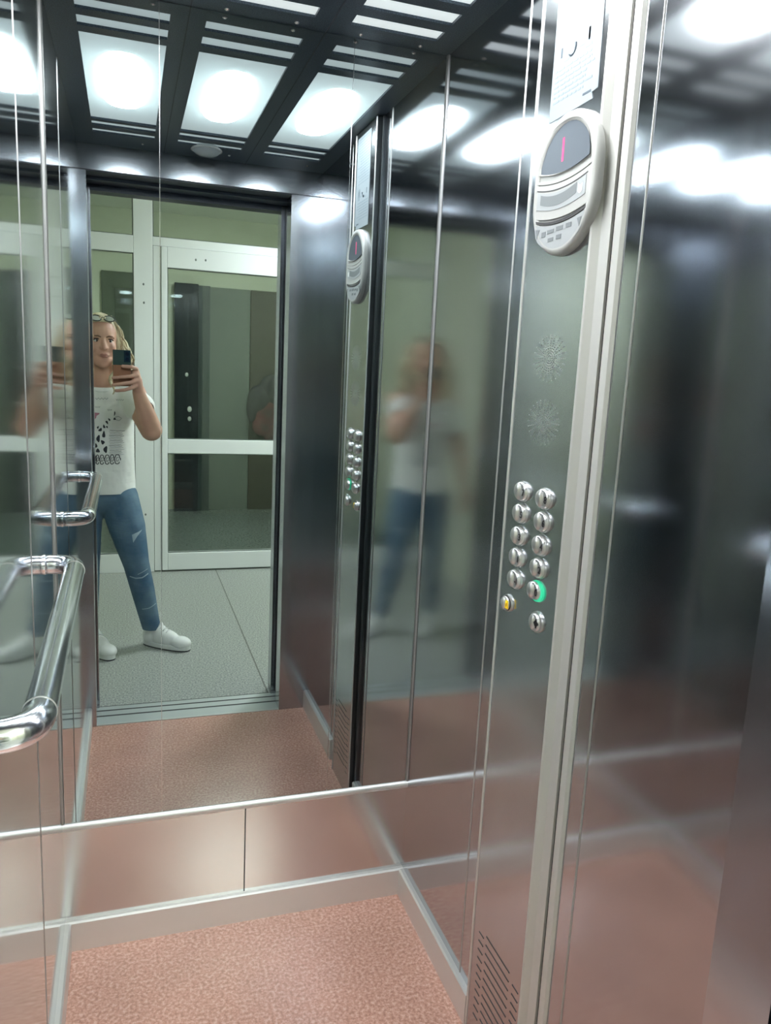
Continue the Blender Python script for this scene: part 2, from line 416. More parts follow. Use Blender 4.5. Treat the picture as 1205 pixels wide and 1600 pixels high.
# ================================================================== control panel
e_cp = tag(empty('control_panel', (XR, 1.27, 0.0)), 'tall steel lift button panel running from floor to ceiling', 'control panel')
FX = XR-0.020
bm = bmesh.new(); bm_prism(bm, [(XR, 1.393), (FX, 1.393), (FX, 1.170), (XR-0.001, 1.170), (XR-0.001, 1.393)][:4] , 'z', 0.0, H-0.002)
obj('faceplate', bm, M_STEELP, e_cp)
bm = bmesh.new(); bm_prism(bm, [(FX-0.0005, 1.170), (FX-0.0025, 1.1675), (FX-0.001, 1.1635), (XR-0.0105, 1.153), (XR-0.0065, 1.132), (XR, 1.1315), (XR, 1.170)], 'z', 0.0, H-0.002)
obj('bevelled_edge', bm, M_BEVEL, e_cp)
bm = bmesh.new(); bm_prism(bm, [(FX, 1.388), (FX-0.0022, 1.389), (FX-0.0022, 1.393), (FX, 1.3945)], 'z', 0.0, H-0.002)
obj('edge_strip', bm, M_ALUL, e_cp)
box('side_strip', (XR-0.005, 1.3985, 0.0), (XR-0.0004, 1.409, H-0.002), P('shaded_steel_strip', (0.20, 0.21, 0.22), 0.35, 0.9), e_cp)  # steel strip in darker grey, shade of the gap put into its colour
box('gap_shade_strip', (XR-0.0025, 1.3945, 0.0), (XR-0.0004, 1.3983, H-0.002), M_BLACK, e_cp)  # black strip drawn for the shadowed gap, shade as colour
box('side_return', (FX+0.001, 1.3925, 0.0), (XR-0.003, 1.3940, H-0.002), P('shaded_steel_return', (0.11, 0.115, 0.12), 0.35, 0.9), e_cp)  # panel side coloured darker than its steel, for the dark it reflects
box('gap_shade_strip', (XR-0.002, 1.1235, 0.0), (XR-0.0004, 1.1315, H-0.002), M_BLACK, e_cp)  # gap on the door side, its shade drawn as a black strip
bm = bmesh.new(); bm_prism(bm, [(XR-0.0003, 1.1235), (XR-0.006, 1.1230), (XR-0.006, 1.105), (XR-0.0003, 1.100)], 'z', 0.0, H-0.002)
obj('outer_strip', bm, M_BEVEL, e_cp)

def yz_plate(bm, pts, x0, x1):
    bm_prism(bm, pts, 'x', x0, x1)

def smooth_outline(w_, top, bot, cy, r, n=14):
    """pill outline in (y,z): half width w_, semi-elliptic ends of height r"""
    pts = []
    for i in range(n+1):
        a = PI*i/n; pts.append((cy+w_*math.cos(a), top-r+r*math.sin(a)))
    for i in range(n+1):
        a = PI+PI*i/n; pts.append((cy+w_*math.cos(a), bot+r+r*math.sin(a)))
    return pts

# display housing: rounded pill, bevelled rim
cy, hw = 1.2475, 0.1025
zt, zb = 1.9470, 1.7120
bm = bmesh.new()
x_out = FX-0.016
lay = [(FX+0.0, 0.0, 0), (FX-0.008, 0.0, 0), (x_out+0.002, -0.003, 1), (x_out, -0.009, 1), (x_out+0.0015, -0.017, 1), (x_out+0.004, -0.019, 1)]
rings = []
for (x, off, _) in lay:
    pts = smooth_outline(hw+off, zt+off, zb-off, cy, 0.098+off*0.8, 20)
    rings.append([bm.verts.new((x, p[0], p[1])) for p in pts])
for a, b in zip(rings, rings[1:]):
    n = len(a)
    for k in range(n): bm.faces.new((a[k], a[(k+1) % n], b[(k+1) % n], b[k]))
bm.faces.new(rings[0]); bm.faces.new(rings[-1])
hous = auto(obj('display_housing', bm, M_HOUSING, e_cp), 50)
xi = x_out+0.004
def curve_band(y0, y1, zfun_top, zfun_bot, x0, x1, mat, name, parent, n=24):
    bm = bmesh.new()
    top = [(y0+(y1-y0)*i/n, zfun_top(i/n*2-1)) for i in range(n+1)]; bot = [(y0+(y1-y0)*i/n, zfun_bot(i/n*2-1)) for i in range(n+1)]
    yz_plate(bm, top+bot[::-1], x0, x1)
    return obj(name, bm, mat, parent)
sag = lambda z, k: (lambda t: z-k*(1-t*t))
# screen window: domed top, gently sagging bottom
ya, yb = 1.171, 1.328
bm = bmesh.new()
n = 26; pts = []
for i in range(n+1):
    t = i/n*2-1; pts.append((ya+(yb-ya)*i/n, 1.872+0.058*math.sqrt(max(0, 1-abs(t)**2.3))))
for i in range(n, -1, -1):
    t = i/n*2-1; pts.append((ya+(yb-ya)*i/n, 1.8605-0.010*(1-t*t)))
yz_plate(bm, pts, xi-0.0012, xi+0.001); obj('display_screen', bm, M_SCREEN, hous)
# window frame line
bm = bmesh.new()
loop = [Vector((xi-0.001, p[0], p[1])) for p in pts]; cc = Vector((xi-0.001, 1.2495, 1.885))
out = [cc+(p-cc)*1.045 for p in loop]
ra = [bm.verts.new(p+Vector((-0.0004, 0, 0))) for p in loop]; rb = [bm.verts.new(p+Vector((-0.003, 0, 0))) for p in out]
for k in range(len(ra)): bm.faces.new((ra[k], ra[(k+1) % len(ra)], rb[(k+1) % len(ra)], rb[k]))
obj('screen_bezel', bm, M_HOUSING, hous)
bm = bmesh.new(); yz_plate(bm, [(1.2600, 1.906), (1.2545, 1.9065), (1.2535, 1.868), (1.2590, 1.8675)], xi-0.0016, xi-0.0010)
obj('floor_digit', bm, M_RED, hous)
# mid bars
curve_band(1.158, 1.340, sag(1.850, 0.011), sag(1.8455, 0.011), xi-0.0034, xi, M_HOUSING, 'raised_band', hous)
curve_band(1.158, 1.340, sag(1.8435, 0.011), sag(1.786, 0.011), xi-0.0030, xi, M_HOUSING, 'raised_band', hous)
curve_band(1.168, 1.334, sag(1.834, 0.010), sag(1.832, 0.010), xi-0.0034, xi-0.003, M_SLIT, 'band_line', hous)
curve_band(1.171, 1.331, sag(1.829, 0.010), sag(1.800, 0.010), xi-0.0038, xi-0.003, M_PLATE, 'label_plate', hous)
curve_band(1.198, 1.318, sag(1.823, 0.009), sag(1.806, 0.009), xi-0.0041, xi-0.0037, M_PLATEM, 'faded_print', hous)
curve_band(1.180, 1.193, sag(1.820, 0.004), sag(1.807, 0.004), xi-0.0042, xi-0.0037, M_WHITE, 'white_square', hous)
curve_band(1.166, 1.336, sag(1.7815, 0.011), sag(1.7770, 0.011), xi-0.0034, xi-0.001, M_SLIT, 'dark_slit', hous)
# lower label with rounded bottom
bm = bmesh.new(); n = 24; pts = []
for i in range(n+1):
    t = i/n*2-1; pts.append((1.168+0.165*i/n, 1.774-0.010*(1-t*t)))
for i in range(n, -1, -1):
    t = i/n*2-1; pts.append((1.168+0.165*i/n, 1.768-0.044*math.sqrt(max(0, 1-abs(t)**2.2))))
yz_plate(bm, pts, xi-0.0036, xi); low = obj('label_plate', bm, M_PLATE, hous)
bm = bmesh.new(); yz_plate(bm, [(1.327, 1.765), (1.312, 1.763), (1.322, 1.747)], xi-0.0042, xi-0.0034); obj('down_arrow', bm, M_PLATEM, low)
bm = bmesh.new(); yz_plate(bm, [(1.188, 1.764), (1.175, 1.765), (1.180, 1.750)], xi-0.0042, xi-0.0034); obj('down_arrow', bm, M_PLATEM, low)
bm = bmesh.new()
for (y0, y1, z0, z1) in ((1.290, 1.304, 1.748, 1.757), (1.262, 1.284, 1.752, 1.758), (1.232, 1.254, 1.753, 1.760), (1.205, 1.222, 1.754, 1.761), (1.262, 1.280, 1.738, 1.744), (1.235, 1.252, 1.739, 1.746)):
    bm_box(bm, (xi-0.0042, y0, z0), (xi-0.0034, y1, z1))
obj('faded_print', bm, M_PLATEM, low)

# speakers: perforation fans
for (sy, sz) in ((1.267, 1.536), (1.270, 1.420)):
    bm = bmesh.new()
    for ring in range(1, 10):
        cnt = 24 if ring > 3 else 8*ring
        for k in range(cnt):
            a = 2*PI*k/cnt
            y = sy+0.0062*ring*math.cos(a); z = sz+0.0045*ring*math.sin(a)
            v = [bm.verts.new((FX-0.0006, y+dy*0.0011, z+dz*0.0009)) for dy, dz in ((-1, -1), (1, -1), (1, 1), (-1, 1))]
            u = [bm.verts.new((FX+0.0003, y+dy*0.0013, z+dz*0.0011)) for dy, dz in ((-1, -1), (1, -1), (1, 1), (-1, 1))]
            bm.faces.new(v)
            for q in range(4): bm.faces.new((v[q], v[(q+1) % 4], u[(q+1) % 4], u[q]))
    g = obj('speaker_grille', bm, M_DOT, e_cp)
    g['label'] = 'upper round fan of perforations' if sz > 1.5 else 'lower round fan of perforations'

# buttons
def button_cap(bm, y, z, ry, rz, hgt, x0, lens=False):
    R, A = 18, 56
    rings = []
    for i in range(R+1):
        r = i/R; ring = []
        for k in range(A):
            a = 2*PI*k/A; u = r*math.cos(a); v = r*math.sin(a)      # u to the viewer's right
            dome = math.sqrt(max(0, 1-0.92*r*r))
            t = 1/(1+math.exp(-(u-0.12+0.25*v*v)*24))               # 0 left lobe, 1 right slope
            h = (1-t)*(0.80*dome+0.05) + t*(0.20+0.10*u)
            if i == R: h = 0.0
            elif i == R-1: h = min(h, 0.35+0.3*t)
            elif t > 0.5 and r > 0.8: h += 0.16
            ring.append(bm.verts.new((x0-hgt*h, y-ry*u, z+rz*v)))
            if i == 0: break
        rings.append(ring)
    for k in range(A): bm.faces.new((rings[0][0], rings[1][(k+1) % A], rings[1][k]))
    for a, b in zip(rings[1:], rings[2:]):
        for k in range(A): bm.faces.new((a[k], a[(k+1) % A], b[(k+1) % A], b[k]))

def disc(bm, y, z, ry, rz, x0, x1, n=40, r2=1.0):
    a = [bm.verts.new((x0, y+ry*math.cos(2*PI*k/n), z+rz*math.sin(2*PI*k/n))) for k in range(n)]
    b = [bm.verts.new((x1, y+ry*r2*math.cos(2*PI*k/n), z+rz*r2*math.sin(2*PI*k/n))) for k in range(n)]
    bm.faces.new(a); bm.faces.new(b[::-1])
    for k in range(n): bm.faces.new((a[k], a[(k+1) % n], b[(k+1) % n], b[k]))

def text_mesh(s, size, name, mat, parent, y, z, x, sx=1.0, bold=0.0003):
    cu = bpy.data.curves.new('t', 'FONT'); cu.body = s; cu.size = size; cu.align_x = 'CENTER'; cu.align_y = 'CENTER'; cu.extrude = 0.0004; cu.offset = bold
    to = bpy.data.objects.new('t', cu); COL.objects.link(to)
    dg = bpy.context.evaluated_depsgraph_get(); dg.update()
    me = bpy.data.meshes.new_from_object(to.evaluated_get(dg)); bpy.data.objects.remove(to, do_unlink=True)
    # text x -> -y world, text y -> z, normal -> -x
    M = Matrix(((0, 0, -1, x), (-sx, 0, 0, y), (0, 1, 0, z), (0, 0, 0, 1)))
    me.transform(M); me.materials.clear(); me.materials.append(mat)
    o = bpy.data.objects.new(name, me); COL.objects.link(o)
    o.parent = parent
    return o

rows = [1.283, 1.240, 1.1955, 1.152, 1.1075]
nums = [('7', '8'), ('5', '6'), ('3', '4'), ('1', '2'), ('-1', '0')]
XB = FX
for r, (z, (a, b)) in enumerate(zip(rows, nums)):
    for c, s in enumerate((a, b)):
        y = 1.3225 if c == 0 else 1.2375
        lit = (r == 4 and c == 1)
        ry, rz = 0.0262, 0.0205
        bm = bmesh.new(); disc(bm, y, z, ry, rz, XB+0.001, XB-0.004, r2=0.96)
        bt = auto(obj('button', bm, M_GREEN if lit else M_SATIN, e_cp), 40)
        if lit: bt['label'] = 'green lit button'
        bm = bmesh.new(); k = 0.90 if not lit else 0.86
        yy = y+(0.005 if lit else 0.0)
        button_cap(bm, yy, z, ry*k, rz*k, 0.0125, XB-0.004)
        obj('button_cap', bm, M_SATIN, bt, True)
        text_mesh(s, 0.0185, 'numeral', M_NUM, bt, yy-0.0128, z-0.0015, XB-0.0083, sx=1.0 if len(s) < 2 else 0.75)
# alarm and door buttons: almond outlines
def almond(bm, y, z, ry, rz, x0, x1, n=40, pw=1.35, r2=1.0):
    def pt(k, s):
        a = 2*PI*k/n; c, q = math.cos(a), math.sin(a)
        return y+s*ry*math.copysign(abs(c)**pw, c), z+s*rz*math.copysign(abs(q)**0.9, q)
    A = [bm.verts.new((x0, *pt(k, 1))) for k in range(n)]; B = [bm.verts.new((x1, *pt(k, r2))) for k in range(n)]
    bm.faces.new(A); bm.faces.new(B[::-1])
    for k in range(n): bm.faces.new((A[k], A[(k+1) % n], B[(k+1) % n], B[k]))
for (y, z, ry, rz, kind) in ((1.347, 1.051, 0.021, 0.0185, 'bell'), (1.228, 1.050, 0.023, 0.0215, 'door')):
    bm = bmesh.new(); almond(bm, y, z, ry, rz, XB+0.001, XB-0.004, r2=0.95)
    bt = auto(obj('button', bm, M_SATIN, e_cp), 40)
    bt['label'] = 'small alarm button with yellow symbol' if kind == 'bell' else 'small door button with black symbol'
    if kind == 'bell':
        bm = bmesh.new(); almond(bm, y, z, ry*0.86, rz*0.86, XB-0.004, XB-0.005); obj('dark_ring', bm, M_BLACK, bt)
    bm = bmesh.new(); button_cap(bm, y+0.002, z-0.001, ry*0.78, rz*0.8, 0.010, XB-0.004)
    obj('button_cap', bm, M_SATIN, bt, True)
    bm = bmesh.new()
    if kind == 'bell':
        yy = y-0.0085
        pr = [(-0.0066, -0.0085), (0.0066, -0.0085), (0.0058, -0.005), (0.005, 0.003), (0.003, 0.0075), (0, 0.009), (-0.003, 0.0075), (-0.005, 0.003), (-0.0058, -0.005)]
        yz_plate(bm, [(yy+p[0], z+p[1]) for p in pr], XB-0.0092, XB-0.0075)
        s_ = obj('bell_symbol', bm, M_YELLOW, bt)
        bm = bmesh.new(); disc(bm, yy, z-0.001, 0.0016, 0.0042, XB-0.0090, XB-0.0096, n=16); obj('bell_slot', bm, P('ochre', (0.25, 0.12, 0.0), 0.5), bt)
    else:
        yy = y-0.0085
        yz_plate(bm, [(yy+0.0012, z-0.009), (yy-0.0012, z-0.009), (yy-0.0012, z+0.009), (yy+0.0012, z+0.009)], XB-0.0092, XB-0.0075)
        yz_plate(bm, [(yy+0.0025, z-0.006), (yy+0.0025, z+0.006), (yy+0.0085, z)], XB-0.0092, XB-0.0075)
        yz_plate(bm, [(yy-0.0025, z-0.006), (yy-0.0085, z), (yy-0.0025, z+0.006)], XB-0.0092, XB-0.0075)
        obj('door_symbol', bm, M_BLACK, bt)

# ventilation slots at the foot of the panel
bm = bmesh.new()
for k in range(11):
    z = 0.305-0.0207*k
    for (y0, y1, dz) in ((1.326, 1.219, 0.0), (1.360, 1.338, -0.014+0.0), (1.204, 1.179, -0.014)):
        bm_box(bm, (FX-0.0006, y0, z+dz-0.0014), (FX+0.0005, y1, z+dz+0.0014))
vent = obj('ventilation_slots', bm, M_SLIT, e_cp)

# instruction sheet above the display
bm = bmesh.new(); yz_plate(bm, [(1.337, 1.9505), (1.197, 1.9530), (1.201, 1.9640), (1.184, 1.9660), (1.190, 2.235), (1.337, 2.235)], FX-0.0012, FX-0.0003)
sh = tag(obj('instruction_sheet', bm, M_PAPER), 'faded laminated instruction sheet stuck above the floor display', 'notice')
bm = bmesh.new()
zz = 2.225
while zz > 1.97:
    if not (2.035 < zz < 2.085):
        y1 = 1.20+rnd.random()*0.03
        y = 1.328
        while y > y1:
            l = 0.006+rnd.random()*0.016; bm_box(bm, (FX-0.0015, y, zz), (FX-0.0012, max(y-l, y1), zz+0.0035)); y -= l+0.004
    zz -= 0.0085
for (y0, y1, z0, z1) in ((1.252, 1.232, 2.048, 2.052), (1.232, 1.213, 2.040, 2.075), (1.226, 1.220, 2.050, 2.070), (1.300, 1.285, 2.040, 2.044)):
    bm_box(bm, (FX-0.0015, y0, z0), (FX-0.0012, y1, z1))
obj('printed_lines', bm, M_PAPERL, sh)
bm = bmesh.new()
bm_box(bm, (FX-0.0016, 1.3125, 2.050), (FX-0.0012, 1.3075, 2.066)); obj('button_pictogram', bm, M_PAPERD, sh); bm = bmesh.new()
bm_tube(bm, [(FX-0.0014, 1.2745+0.011*math.cos(a), 2.056+0.012*math.sin(a)) for a in [PI*0.9+PI*0.85*i/10 for i in range(11)]][::-1], [0.0012+0.0016*(abs(i-5)/5) for i in range(11)], 6); obj('telephone_pictogram', bm, M_PAPERD, sh); bm = bmesh.new()
bm_box(bm, (FX-0.0016, 1.229, 1.9655), (FX-0.0012, 1.204, 1.9690))
obj('dark_print_line', bm, M_PAPERD, sh)

# ================================================================== handrail on the left wall
def fillet(pts, r, n=10):
    P_ = [Vector(p) for p in pts]; out = [P_[0]]
    for i in range(1, len(P_)-1):
        a = (P_[i-1]-P_[i]).normalized(); b = (P_[i+1]-P_[i]).normalized()
        p0 = P_[i]+a*r; p1 = P_[i]+b*r
        for k in range(n+1):
            t = k/n; out.append(p0*(1-t)**2+P_[i]*2*t*(1-t)+p1*t*t)
    out.append(P_[-1]); return out
zr = 1.080; xr_ = XL+0.060
hr = tag(empty('handrail', (XL, 1.28, zr)), 'chrome tubular handrail on the left wall of the lift', 'handrail')
bm = bmesh.new(); bm_tube(bm, fillet([(XL+0.001, 0.888, zr), (xr_, 0.888, zr), (xr_, 1.660, zr), (XL+0.001, 1.660, zr)], 0.050, 14), 0.0195, 32)
obj('rail', bm, M_CHROME, hr, True)
for y in (0.888, 1.660):
    bm = bmesh.new(); bmesh.ops.create_cone(bm, cap_ends=True, segments=36, radius1=0.0212, radius2=0.0206, depth=0.003, matrix=Matrix.Translation((XL+0.0015, y, zr)) @ Matrix.Rotation(PI/2, 4, 'Y'))
    auto(obj('wall_flange', bm, M_CHROME, hr), 40)
for y in (0.945, 1.603):
    bm = bmesh.new(); bmesh.ops.create_cone(bm, cap_ends=True, segments=36, radius1=0.0201, radius2=0.0201, depth=0.002, matrix=Matrix.Translation((xr_, y, zr)) @ Matrix.Rotation(PI/2, 4, 'X'))
    auto(obj('joint_ring', bm, M_SATIN, hr), 40)

# ================================================================== door sill and landing
M_SILL = P('worn_aluminium_sill', (0.62, 0.66, 0.65), 0.42, 0.6, bump=(300, 0.2, 0.0005, (0.05, 1, 1)))
e_s = tag(box('trim_8', (JL-0.02, 0.424, -0.03), (JR+0.03, 0.600, 0.0012), M_SILL), 'grooved aluminium door sill between lift and landing', kind=S)
for (y0, y1) in ((0.517, 0.527), (0.464, 0.473), (0.4235, 0.4275)):
    box('groove', (JL-0.02, y0, 0.0005), (JR+0.03, y1, 0.0018), M_SEAM, e_s)
box('nosing', (JL, 0.598, 0.0), (JR, YF-0.0002, 0.003), M_ALUL, e_s, 0.0008)
# landing door surround (door_1)
e_d = empty('door_1', (0.25, 0.40, 0)); tag(e_d, 'steel landing door surround outside the lift', kind=S)
box('jamb', (0.6185, 0.362, 0), (0.70, 0.436, 2.3), M_FRONT, e_d)
box('jamb', (-0.21, 0.362, 0), (-0.1265, 0.436, 2.3), M_FRONT, e_d)
box('header', (-0.1265, 0.362, 2.128), (0.6185, 0.436, 2.3), M_HEADSHADE, e_d)
box('door_panel', (0.6430, 0.440, 0.004), (0.72, 0.462, 2.3), M_SEAM, e_d)
box('door_panel', (0.640, 0.470, 0.004), (0.72, 0.512, 2.3), M_STEEL, e_d)
box('door_panel', (-0.20, 0.440, 0.004), (-0.150, 0.512, 2.3), M_SEAM, e_d)
box('door_header', (-0.15, 0.440, 2.150), (0.6425, 0.524, 2.3), M_HEADSHADE, e_d)

# lobby shell
LX0, LX1, PY, LZ = -0.77, 2.1, -1.824, 2.72
tag(box('floor', (LX0-0.1, -4.4, -0.05), (LX1+0.1, -1.884, 0.0), P('dark_green_grey_tiles', (0.10, 0.125, 0.115), 0.25, noise=(60, 3, (0.15, 0.175, 0.16), 0.4, 0.65, (1, 1, 1)))), 'dark polished floor of the hall beyond the glazed door', kind=S)
tag(box('floor', (LX0-0.1, -1.884, -0.05), (LX1+0.1, 0.424, 0.0), M_GRAN), 'grey speckled granite floor of the landing', kind=S)
bm = bmesh.new(); bm_box(bm, (LX0-0.1, 0.30, 0), (-0.21, 0.361, LZ)); bm_box(bm, (0.70, 0.30, 0), (LX1+0.1, 0.361, LZ)); bm_box(bm, (-0.21, 0.30, 2.3), (0.70, 0.361, LZ))
tag(obj('wall_landing_front', bm, M_WALLG), 'pale green landing wall around the lift door', kind=S)
tag(box('wall_landing_left', (LX0-0.1, PY, 0), (LX0, 0.30, LZ), M_WALLG), 'pale green side wall of the landing', kind=S)
tag(box('wall_landing_right', (LX1, PY, 0), (LX1+0.1, 0.30, LZ), M_WALLG), 'pale green far side wall of the landing', kind=S)
tag(box('ceiling', (LX0-0.1, PY, LZ), (LX1+0.1, 0.361, LZ+0.05), M_WHITE), 'white ceiling of the landing', kind=S)

# glazed white partition: fixed side light (window_1) and door (door_2)
def frame_rect(bm, x0, x1, z0, z1, w_, y0, y1):
    bm_box(bm, (x0, y0, z0), (x0+w_, y1, z1), 0.003); bm_box(bm, (x1-w_, y0, z0), (x1, y1, z1), 0.003)
    bm_box(bm, (x0+w_, y0, z0), (x1-w_, y1, z0+w_), 0.003); bm_box(bm, (x0+w_, y0, z1-w_), (x1-w_, y1, z1), 0.003)
yA, yB = PY-0.06, PY
e_w = empty('window_1', (-0.35, PY, 0)); tag(e_w, 'white framed glazed side panel beside the landing door', kind=S)
bm = bmesh.new()
for (a, b) in (((LX0, yA, 0), (-0.715, yB, LZ)), ((0.052, yA, 0), (0.175, yB, LZ)),
               ((-0.715, yA, 0), (0.052, yB, 0.135)), ((-0.715, yA, 2.187), (0.052, yB, 2.298)), ((-0.715, yA, 2.62), (0.052, yB, LZ))):
    bm_box(bm, a, b, 0.003)
for (z0, z1) in ((0.135, 2.187), (2.298, 2.62)):
    pass
obj('frame', bm, M_PVC, e_w)
bm = bmesh.new()
for (z0, z1) in ((0.135, 2.187), (2.298, 2.62)):
    for (a, b) in (((-0.715, z0), (-0.709, z1)), ((0.046, z0), (0.052, z1)), ((-0.709, z0), (0.046, z0+0.006)), ((-0.709, z1-0.006), (0.046, z1))):
        bm_box(bm, (a[0], yB-0.022, a[1]), (b[0], yB-0.014, b[1]))
obj('gasket', bm, M_PVCG, e_w)
box('glass_pane', (-0.709, yB-0.034, 0.141), (0.046, yB-0.028, 2.181), M_GLASS, e_w)
box('glass_pane', (-0.709, yB-0.034, 2.304), (0.046, yB-0.028, 2.614), M_GLASS, e_w)
# transom + door
e_w2 = empty('window_2', (0.7, PY, 2.3)); tag(e_w2, 'white framed glazed transom light above the landing door', kind=S)
bm = bmesh.new()
for (a, b) in (((0.175, yA, 2.245), (1.42, yB, 2.302)), ((0.175, yA, 2.62), (1.42, yB, LZ)), ((1.30, yA, 2.302), (1.42, yB, 2.62)), ((1.32, yA, 0), (1.42, yB, 2.245))):
    bm_box(bm, a, b, 0.003)
obj('frame', bm, M_PVC, e_w2)
bm = bmesh.new()
for (a, b) in (((0.175, 2.302), (0.182, 2.62)), ((1.293, 2.302), (1.30, 2.62)), ((0.182, 2.302), (1.293, 2.308)), ((0.182, 2.614), (1.293, 2.62))):
    bm_box(bm, (a[0], yB-0.022, a[1]), (b[0], yB-0.014, b[1]))
obj('gasket', bm, M_PVCG, e_w2)
box('glass_pane', (0.182, yB-0.034, 2.308), (1.293, yB-0.028, 2.614), M_GLASS, e_w2)
tag(box('wall_partition_right', (1.42, yA, 0), (LX1, yB, LZ), M_WALLG), 'pale green wall to the right of the glazed door', kind=S)
e_dd = empty('door_2', (0.75, PY, 0)); tag(e_dd, 'white glazed landing door with two glass panels', kind=S)
y0d, y1d = yA+0.005, yB+0.012
bm = bmesh.new()
for (a, b) in (((0.2285, y0d, 0.012), (0.268, y1d, 2.243)), ((1.20, y0d, 0.012), (1.318, y1d, 2.243)), ((0.268, y0d, 0.012), (1.20, y1d, 0.137)),
               ((0.268, y0d, 0.856), (1.20, y1d, 0.956)), ((0.268, y0d, 2.110), (1.20, y1d, 2.243))):
    bm_box(bm, a, b, 0.004)
obj('leaf_frame', bm, M_PVC, e_dd)
box('hinge_post', (0.177, yA, 0.0), (0.2255, yB+0.002, 2.243), M_PVC, e_dd, 0.003)
bm = bmesh.new()
bm_box(bm, (0.2258, yB-0.01, 0.0), (0.2282, yB+0.004, 2.243))
bm_box(bm, (0.177, yB-0.02, 0.001), (1.318, yB+0.003, 0.011))
for (z0, z1) in ((0.137, 0.856), (0.956, 2.110)):
    for (a, b) in (((0.268, z0), (0.274, z1)), ((1.194, z0), (1.20, z1)), ((0.274, z0), (1.194, z0+0.006)), ((0.274, z1-0.006), (1.194, z1))):
        bm_box(bm, (a[0], yB-0.012, a[1]), (b[0], yB-0.004, b[1]))
obj('gasket', bm, M_PVCG, e_dd)
box('glass_pane', (0.274, yB-0.026, 0.143), (1.194, yB-0.020, 0.850), M_GLASS, e_dd)
box('glass_pane', (0.274, yB-0.026, 0.962), (1.194, yB-0.020, 2.104), M_GLASS, e_dd)
bm = bmesh.new()
for (x, z) in ((0.115, 1.99), (0.117, 1.87), (0.118, 0.42), (0.455, 2.175), (0.52, 2.178)):
    bm_ell(bm, (x, (yB if x < 0.3 else y1d)+0.001, z), (0.006, 0.002, 0.008), seg=12, rings=8)
obj('screw_holes', bm, P('grey_hole', (0.16, 0.18, 0.17), 0.6), e_dd)

# hall beyond the glass
HY = -4.28
tag(box('wall_hall_back', (LX0-0.4, HY-0.1, 0), (LX1+0.4, HY, 2.9), M_WALLG), 'yellow-green back wall of the hall beyond the glazed door', kind=S)
tag(box('wall_hall_left', (LX0-0.1, HY, 0), (LX0, yA, 2.9), M_WALLG), 'yellow-green side wall of the hall beyond the glazed door', kind=S)
tag(box('wall_hall_right', (LX1, HY, 0), (LX1+0.1, yA, 2.9), M_WALLG), 'yellow-green right side wall of the hall beyond the glazed door', kind=S)
tag(box('ceiling', (LX0-0.1, HY, 2.88), (LX1+0.1, yA, 2.93), M_WHITE), 'white ceiling of the hall beyond the glazed door', kind=S)
tag(box('wall_hall_niche', (0.79, HY, 0.0), (1.185, HY+0.03, 2.225), M_WALLG2), 'grey-green painted wall panel beyond the glass door', kind=S)
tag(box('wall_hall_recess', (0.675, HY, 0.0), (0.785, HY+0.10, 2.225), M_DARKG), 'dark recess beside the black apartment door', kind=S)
e_b = empty('door_3', (0.56, HY, 0)); tag(e_b, 'glossy black apartment door beyond the glass', kind=S)
box('leaf', (0.447, HY+0.002, 0.0), (0.673, HY+0.12, 2.235), M_BLACKD, e_b, 0.004)
for z, r in ((1.367, 0.016), (1.03, 0.022), (0.935, 0.018)):
    bm = bmesh.new(); bm_ell(bm, (0.59 if z < 1.3 else 0.562, HY+0.125, z), (r, 0.01, r*1.3), seg=16, rings=10); obj('lock_plate', bm, M_ALU, e_b, True)
e_b = empty('door_4', (1.4, HY, 0)); tag(e_b, 'dark brown apartment door beyond the glass', kind=S)
box('leaf', (1.19, HY+0.002, 0.0), (1.75, HY+0.05, 2.225), M_BROWND, e_b, 0.004)
e_b = empty('door_5', (-0.05, HY, 0)); tag(e_b, 'grey-green door beyond the narrow side panel', kind=S)
box('leaf', (-0.217, HY+0.002, 0.0), (0.30, HY+0.04, 2.30), P('olive_grey_door', (0.10, 0.12, 0.085), 0.25), e_b, 0.004)
box('inner_panel', (-0.10, HY+0.04, 0.1), (0.24, HY+0.046, 2.155), P('olive_grey_panel', (0.085, 0.10, 0.075), 0.2), e_b, 0.002)
# dark red shape with a black upper part beyond the glass
jy = HY+0.16
bm = bmesh.new()
bm_ell(bm, (1.33, jy, 1.02), (0.135, 0.07, 0.20)); bm_ell(bm, (1.30, jy+0.01, 0.90), (0.10, 0.06, 0.12)); bm_ell(bm, (1.42, jy, 0.92), (0.14, 0.06, 0.22))
jk = remesh('red_black_shape', bm, 0.012, 4, P('dark_red_matte', (0.085, 0.005, 0.009), 0.6, noise=(9, 3, (0.03, 0.003, 0.006), 0.4, 0.65, (1, 1, 1))))
tag(jk, 'dark red and black shape beyond the glass door', 'jacket')
bm = bmesh.new(); bm_ell(bm, (1.27, jy+0.01, 1.15), (0.12, 0.075, 0.15)); bm_ell(bm, (1.40, jy, 1.24), (0.14, 0.07, 0.17)); bm_ell(bm, (1.20, jy+0.02, 1.06), (0.06, 0.05, 0.14))
remesh('black_upper_part', bm, 0.012, 4, P('black_matte', (0.012, 0.012, 0.016), 0.7), jk)
box('black_bar', (1.395, HY+0.05, 1.36), (1.405, jy, 1.372), M_BLACK, jk)

